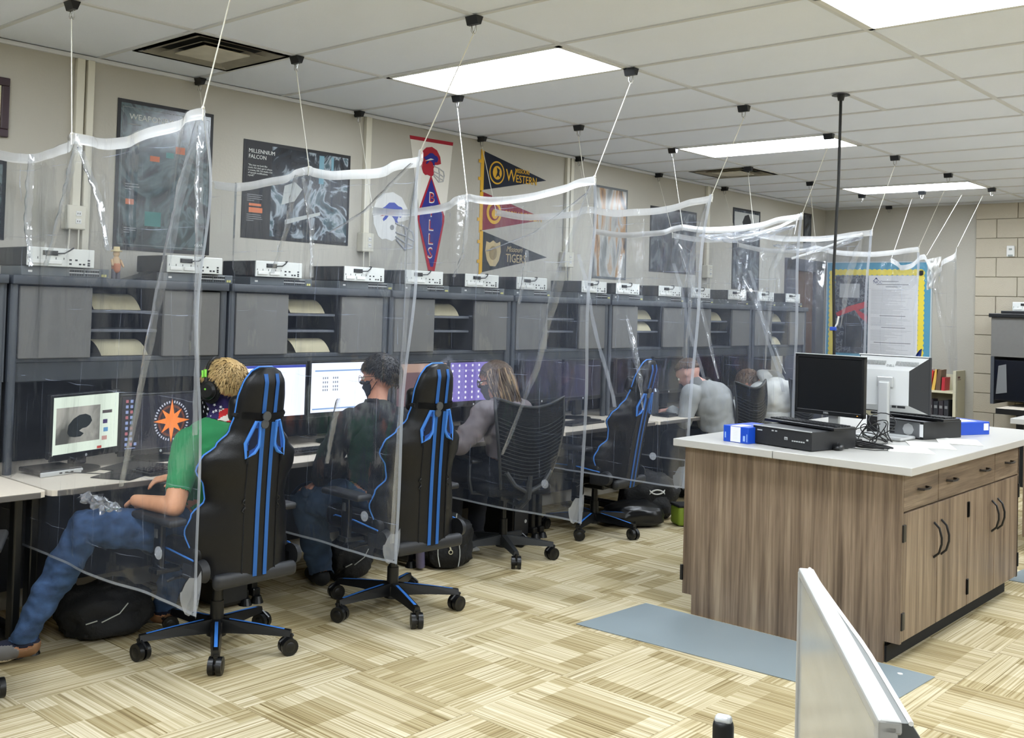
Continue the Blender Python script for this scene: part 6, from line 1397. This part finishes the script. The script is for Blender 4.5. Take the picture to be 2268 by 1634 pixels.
# ================================================================ BAGS ON THE FLOOR
BAG = mat('bag_black', (17, 18, 20), .75, bump=.5, bscale=60)
def lump(name, c, r, rz, m, parent=None, seed=0, amp=.12, flat=.15, sub=4):
    b = MB(); b.ell((0, 0, 0), (1, 1, 1), None, sub)
    for v in b.bm.verts:
        p = v.co.copy(); q = V(tuple(math.copysign(abs(t)**.75, t) for t in p)); k = 1+amp*noise.noise(p*1.7+V((seed, 0, 0)))+amp*.5*noise.noise(p*4+V((seed, 3, 0)))+amp*.28*noise.noise(p*9+V((seed, 3, 1))); v.co = V((q.x*r[0]*k, q.y*r[1]*k, max(-r[2]*.92, q.z*r[2]*k)+r[2]*.92))
    o = b.build(name, m, parent, True, 180); o.location = c; o.rotation_euler.z = rz; return o
def backpack(loc, d, rz, label, deco):
    e = empty('backpack', loc, rz, label, 'backpack'); lump('main_compartment', (0, 0, 0), (d[0], d[1], d[2]), 0, BAG, e, seed=loc[1]*3, amp=.22)
    lump('front_pocket', (d[0]*.45, 0, .01), (d[0]*.65, d[1]*.75, d[2]*.55), 0, BAG, e, seed=loc[1]*5+1)
    b = MB(); b.tube([(0, -.03, d[2]*1.75), (0, -.02, d[2]*1.95), (0, .02, d[2]*1.95), (0, .03, d[2]*1.75)], .008); b.build('top_handle', BAG, e, True)
    for s in (-1, 1): b = MB(); b.tube([(-d[0]*.6, s*d[1]*.5, d[2]*1.7), (-d[0]*1.15, s*d[1]*.6, d[2]*1.2), (-d[0]*1.1, s*d[1]*.7, d[2]*.5), (-d[0]*.8, s*d[1]*.7, .03)], .014); b.build('shoulder_strap', BAG, e, True)
    if deco: deco(e, d)
    return e
GS = mat('reflective_trim', (176, 178, 172), .5)
def deco1(e, d):
    b = MB(); b.tube([(d[0]*1.08, -.06, .10), (d[0]*1.10, .02, .13), (d[0]*1.05, .06, .17)], .003, 5); b.tube([(d[0]*1.06, -.13, .10), (d[0]*1.08, -.08, .11)], .003, 5); b.build('zipper', GS, e, True)
backpack((.62, -2.02, 0), (.17, .21, .12), -.2, 'slumped black backpack on the carpet under the stretched leg of the boy in green', deco1)
def deco2(e, d):
    b = MB()
    for s in (-1, 1): b.tube([(d[0]*(1.16-.55*(t-.1)), s*(.055+.012*math.sin(t*6)), .03+t*.30) for t in [i/10 for i in range(11)]], .0035, 5)
    b.build('white_piping', GS, e, True)
    b = MB(); b.tube([(d[0]*1.02, .01, .24), (d[0]*1.08, -.005, .21), (d[0]*1.12, .015, .18), (d[0]*1.16, .0, .155), (d[0]*1.17, .008, .13)], .005, 6); b.tube([(d[0]*1.20+.0, .008+.012*math.cos(a), .115+.012*math.sin(a)) for a in [2*PI*i/10 for i in range(10)]], .003, 5, True); b.build('zip_cord', mat('cord_cream', (214, 206, 180), .7), e, True)
backpack((.80, .14, 0), (.13, .16, .165), -.65, 'black backpack with white piping standing between gaming chair and mesh chair', deco2)
e = empty('water_bottle', (.78, -.05, .02), 0, 'clear water bottle with white cap beside the white-piped backpack', 'bottle')
b = MB(); b.cyl((0, 0, 0), (.02, -.03, .13), .028, .028, 14); b.build('body', mat('bottle_violet', (96, 92, 120), .2), e, True); b = MB(); b.cyl((.02, -.03, .13), (.025, -.036, .16), .016, .016, 12); b.build('cap', WHITE, e, True)
backpack((.62, -.50, 0), (.11, .16, .12), .1, 'black bag with grey straps behind the base of the second gaming chair', deco1)
def deco3(e, d):
    b = MB(); X = d[0]*1.12
    for s in (-1, 1): b.tube([(X+.004, .065*math.cos(a), .22+s*.028-s*.040*math.sin(a)*1.1) for a in [PI*(.08+.84*i/10) for i in range(11)]], [.002]+[.006]*9+[.002], 5)
    b.build('emblem', mat('emblem_white', (222, 222, 218), .6), e, True)
backpack((.78, 2.42, 0), (.15, .22, .18), -.55, 'large round black backpack with a white crossed-arc emblem by the island', deco3)
lump('duffel_bag', (.88, 2.10, 0), (.16, .22, .09), -.5, mat('bag_gloss', (18, 19, 21), .3), seed=9).update_tag(); tag(bpy.data.objects['duffel_bag'], 'shiny black bag lying below the emblem backpack', 'bag')
e = empty('lunch_bag', (1.14, 2.42, 0), -.6, 'lime green and black lunch bag on the carpet against the island', 'lunch bag')
LG = mat('lunch_green', (128, 150, 44), .7, bump=.2); b = MB(); b.box((0, 0, .075), (.15, .22, .14), None, .02, 3); b.build('body', LG, e, True, 50)
b = MB(); b.box((0, 0, .15), (.155, .225, .02), None, .008); b.box((.077, -.06, .075), (.006, .02, .14)); b.box((.077, .06, .075), (.006, .02, .14)); b.build('black_trim', BLACKM, e); b = MB(); b.tube([(.08, -.06, .14), (.11, -.02, .06), (.11, .02, .06), (.08, .06, .14)], .007); b.build('strap', BLACKM, e, True)
# loose running shoe with a green swoosh behind the mesh chair
e = empty('running_shoe', (.62, .46, 0), 0, 'black running shoe with a lime green stripe under the desk by the mesh chair', 'shoe')
lump('upper', (0, 0, .015), (.14, .05, .055), 1.2, BLACKM, e, 4, .08); b = MB(); b.box((0, 0, .012), (.27, .09, .022), rotm('Z', 1.2), .01, 3); b.build('sole', WHITE, e, True); b = MB(); b.tube([(.075, -.05, .04), (.060, .0, .055), (.04, .05, .09)], [.004, .012, .003], 6); b.build('green_stripe', mat('lime_dull', (168, 178, 84), .6), e, True)

# ================================================================ FOREGROUND
e = empty('desk', (4.62, -3.06, 0), 0, 'cream desk below the frame in the foreground, carrying the grey monitor', 'desk')
b = MB(); b.box((0, 0, .725), (.80, .36, .03), rotm('Z', -1.0), .004); b.build('desktop', DESK, e); 
for sx in (-1, 1):
    for sy in (-1, 1): b = MB(); p = rotm('Z', -1.0)@V((sx*.36, sy*.14, 0)); b.cyl((p.x, p.y, 0), (p.x, p.y, .71), .02); b.build('leg', BLACK, e)
# monitor seen nearly edge on: far top corner P1, near top corner P2
P1_ = V((4.345, -2.735, 1.14)); P2_ = V((4.712, -3.335, 1.14)); d = (P2_-P1_).normalized(); n = V((d.y, -d.x, 0)); n = -n if n.dot(CAM-P1_) < 0 else n; Ln = (P2_-P1_).length
e = empty('monitor', tuple(P1_.lerp(P2_, .5)-V((0, 0, .40))), 0, 'large grey monitor seen almost edge-on in the right foreground', 'monitor'); E0 = V(e.location)
Rm = M((d, n, V((0, 0, 1)))).transposed()
def mb(c, dd, bev=0): b = MB(); w_ = P1_+d*c[0]+n*c[1]+V((0, 0, c[2]))-E0; b.box(w_, dd, Rm, bev); return b
SG = mat('aluminium_light', (172, 172, 168), .4, .2)
mb((Ln/2, .0, -.19), (Ln-.02, .012, .364)).build('screen', mat('glossy_grey', (158, 160, 158), .14, var=.06, vscale=6, stretch=(1, 1, 3)), e)
mb((Ln/2, -.004, -.008), (Ln, .026, .016), .003).build('bezel', SG, e); mb((Ln/2, .0, -.375), (Ln, .024, .02), .003).build('bezel', SG, e)
mb((.006, .0, -.19), (.012, .020, .37), .003).build('bezel', SG, e); mb((Ln-.010, -.002, -.19), (.020, .022, .37), .003).build('bezel', SG, e); mb((Ln-.0, -.030, -.22), (.012, .055, .36), .003).build('side_cover', BLACK, e)
b = MB()   # shallow back shell, thickest in the middle
def bs(u, v): t = 4*u*(1-u); s_ = 4*v*(1-v); return P1_+d*(Ln*u)+n*(-.010-.045*min(1, (u*1.6)**1.2)*min(1, .35+s_*1.5))+V((0, 0, -.001-.375*v))-E0
b.grid(18, 14, bs); bmesh.ops.solidify(b.bm, geom=b.bm.faces[:], thickness=.003); b.build('back_shell', mat('shell_grey', (150, 152, 150), .4), e, True)
b = MB(); b.grid(18, 2, lambda u, v: (P1_+d*(Ln*u)+V((0, 0, -.002)))*(1-v)+(bs(u, 0)+E0)*v-E0); b.build('top_cover', mat('cover_grey', (104, 106, 104), .5), e)
b = MB(); b.tube([bs(i/12, 0) for i in range(13)], .003, 6); b.build('rim_line', WHITE, e, True)
b = MB(); c = P1_.lerp(P2_, .5)-E0; b.box(c+V((0, 0, -.30))-n*.05, (.08, .02, .24), Rm); b.box(c+V((0, 0, -.392))-n*.03, (.22, .18, .014), Rm); b.build('stand', SG, e)
e = empty('black_upright', (4.30, -2.93, .74), .3, 'black rounded upright with a silvery tip at the bottom edge, left of the grey monitor', 'stand')  # black upright of unknown use, built as a plain stand
b = MB(); b.box((0, 0, .09), (.034, .030, .17), None, .012, 3); b.build('upright', BLACK, e, True); b = MB(); b.box((0, 0, .172), (.028, .022, .016), None, .007, 3); b.build('tip', SILV, e, True); b = MB(); b.cyl((0, 0, 0), (0, 0, .012), .05, .045, 20); b.build('base', BLACK, e, True)
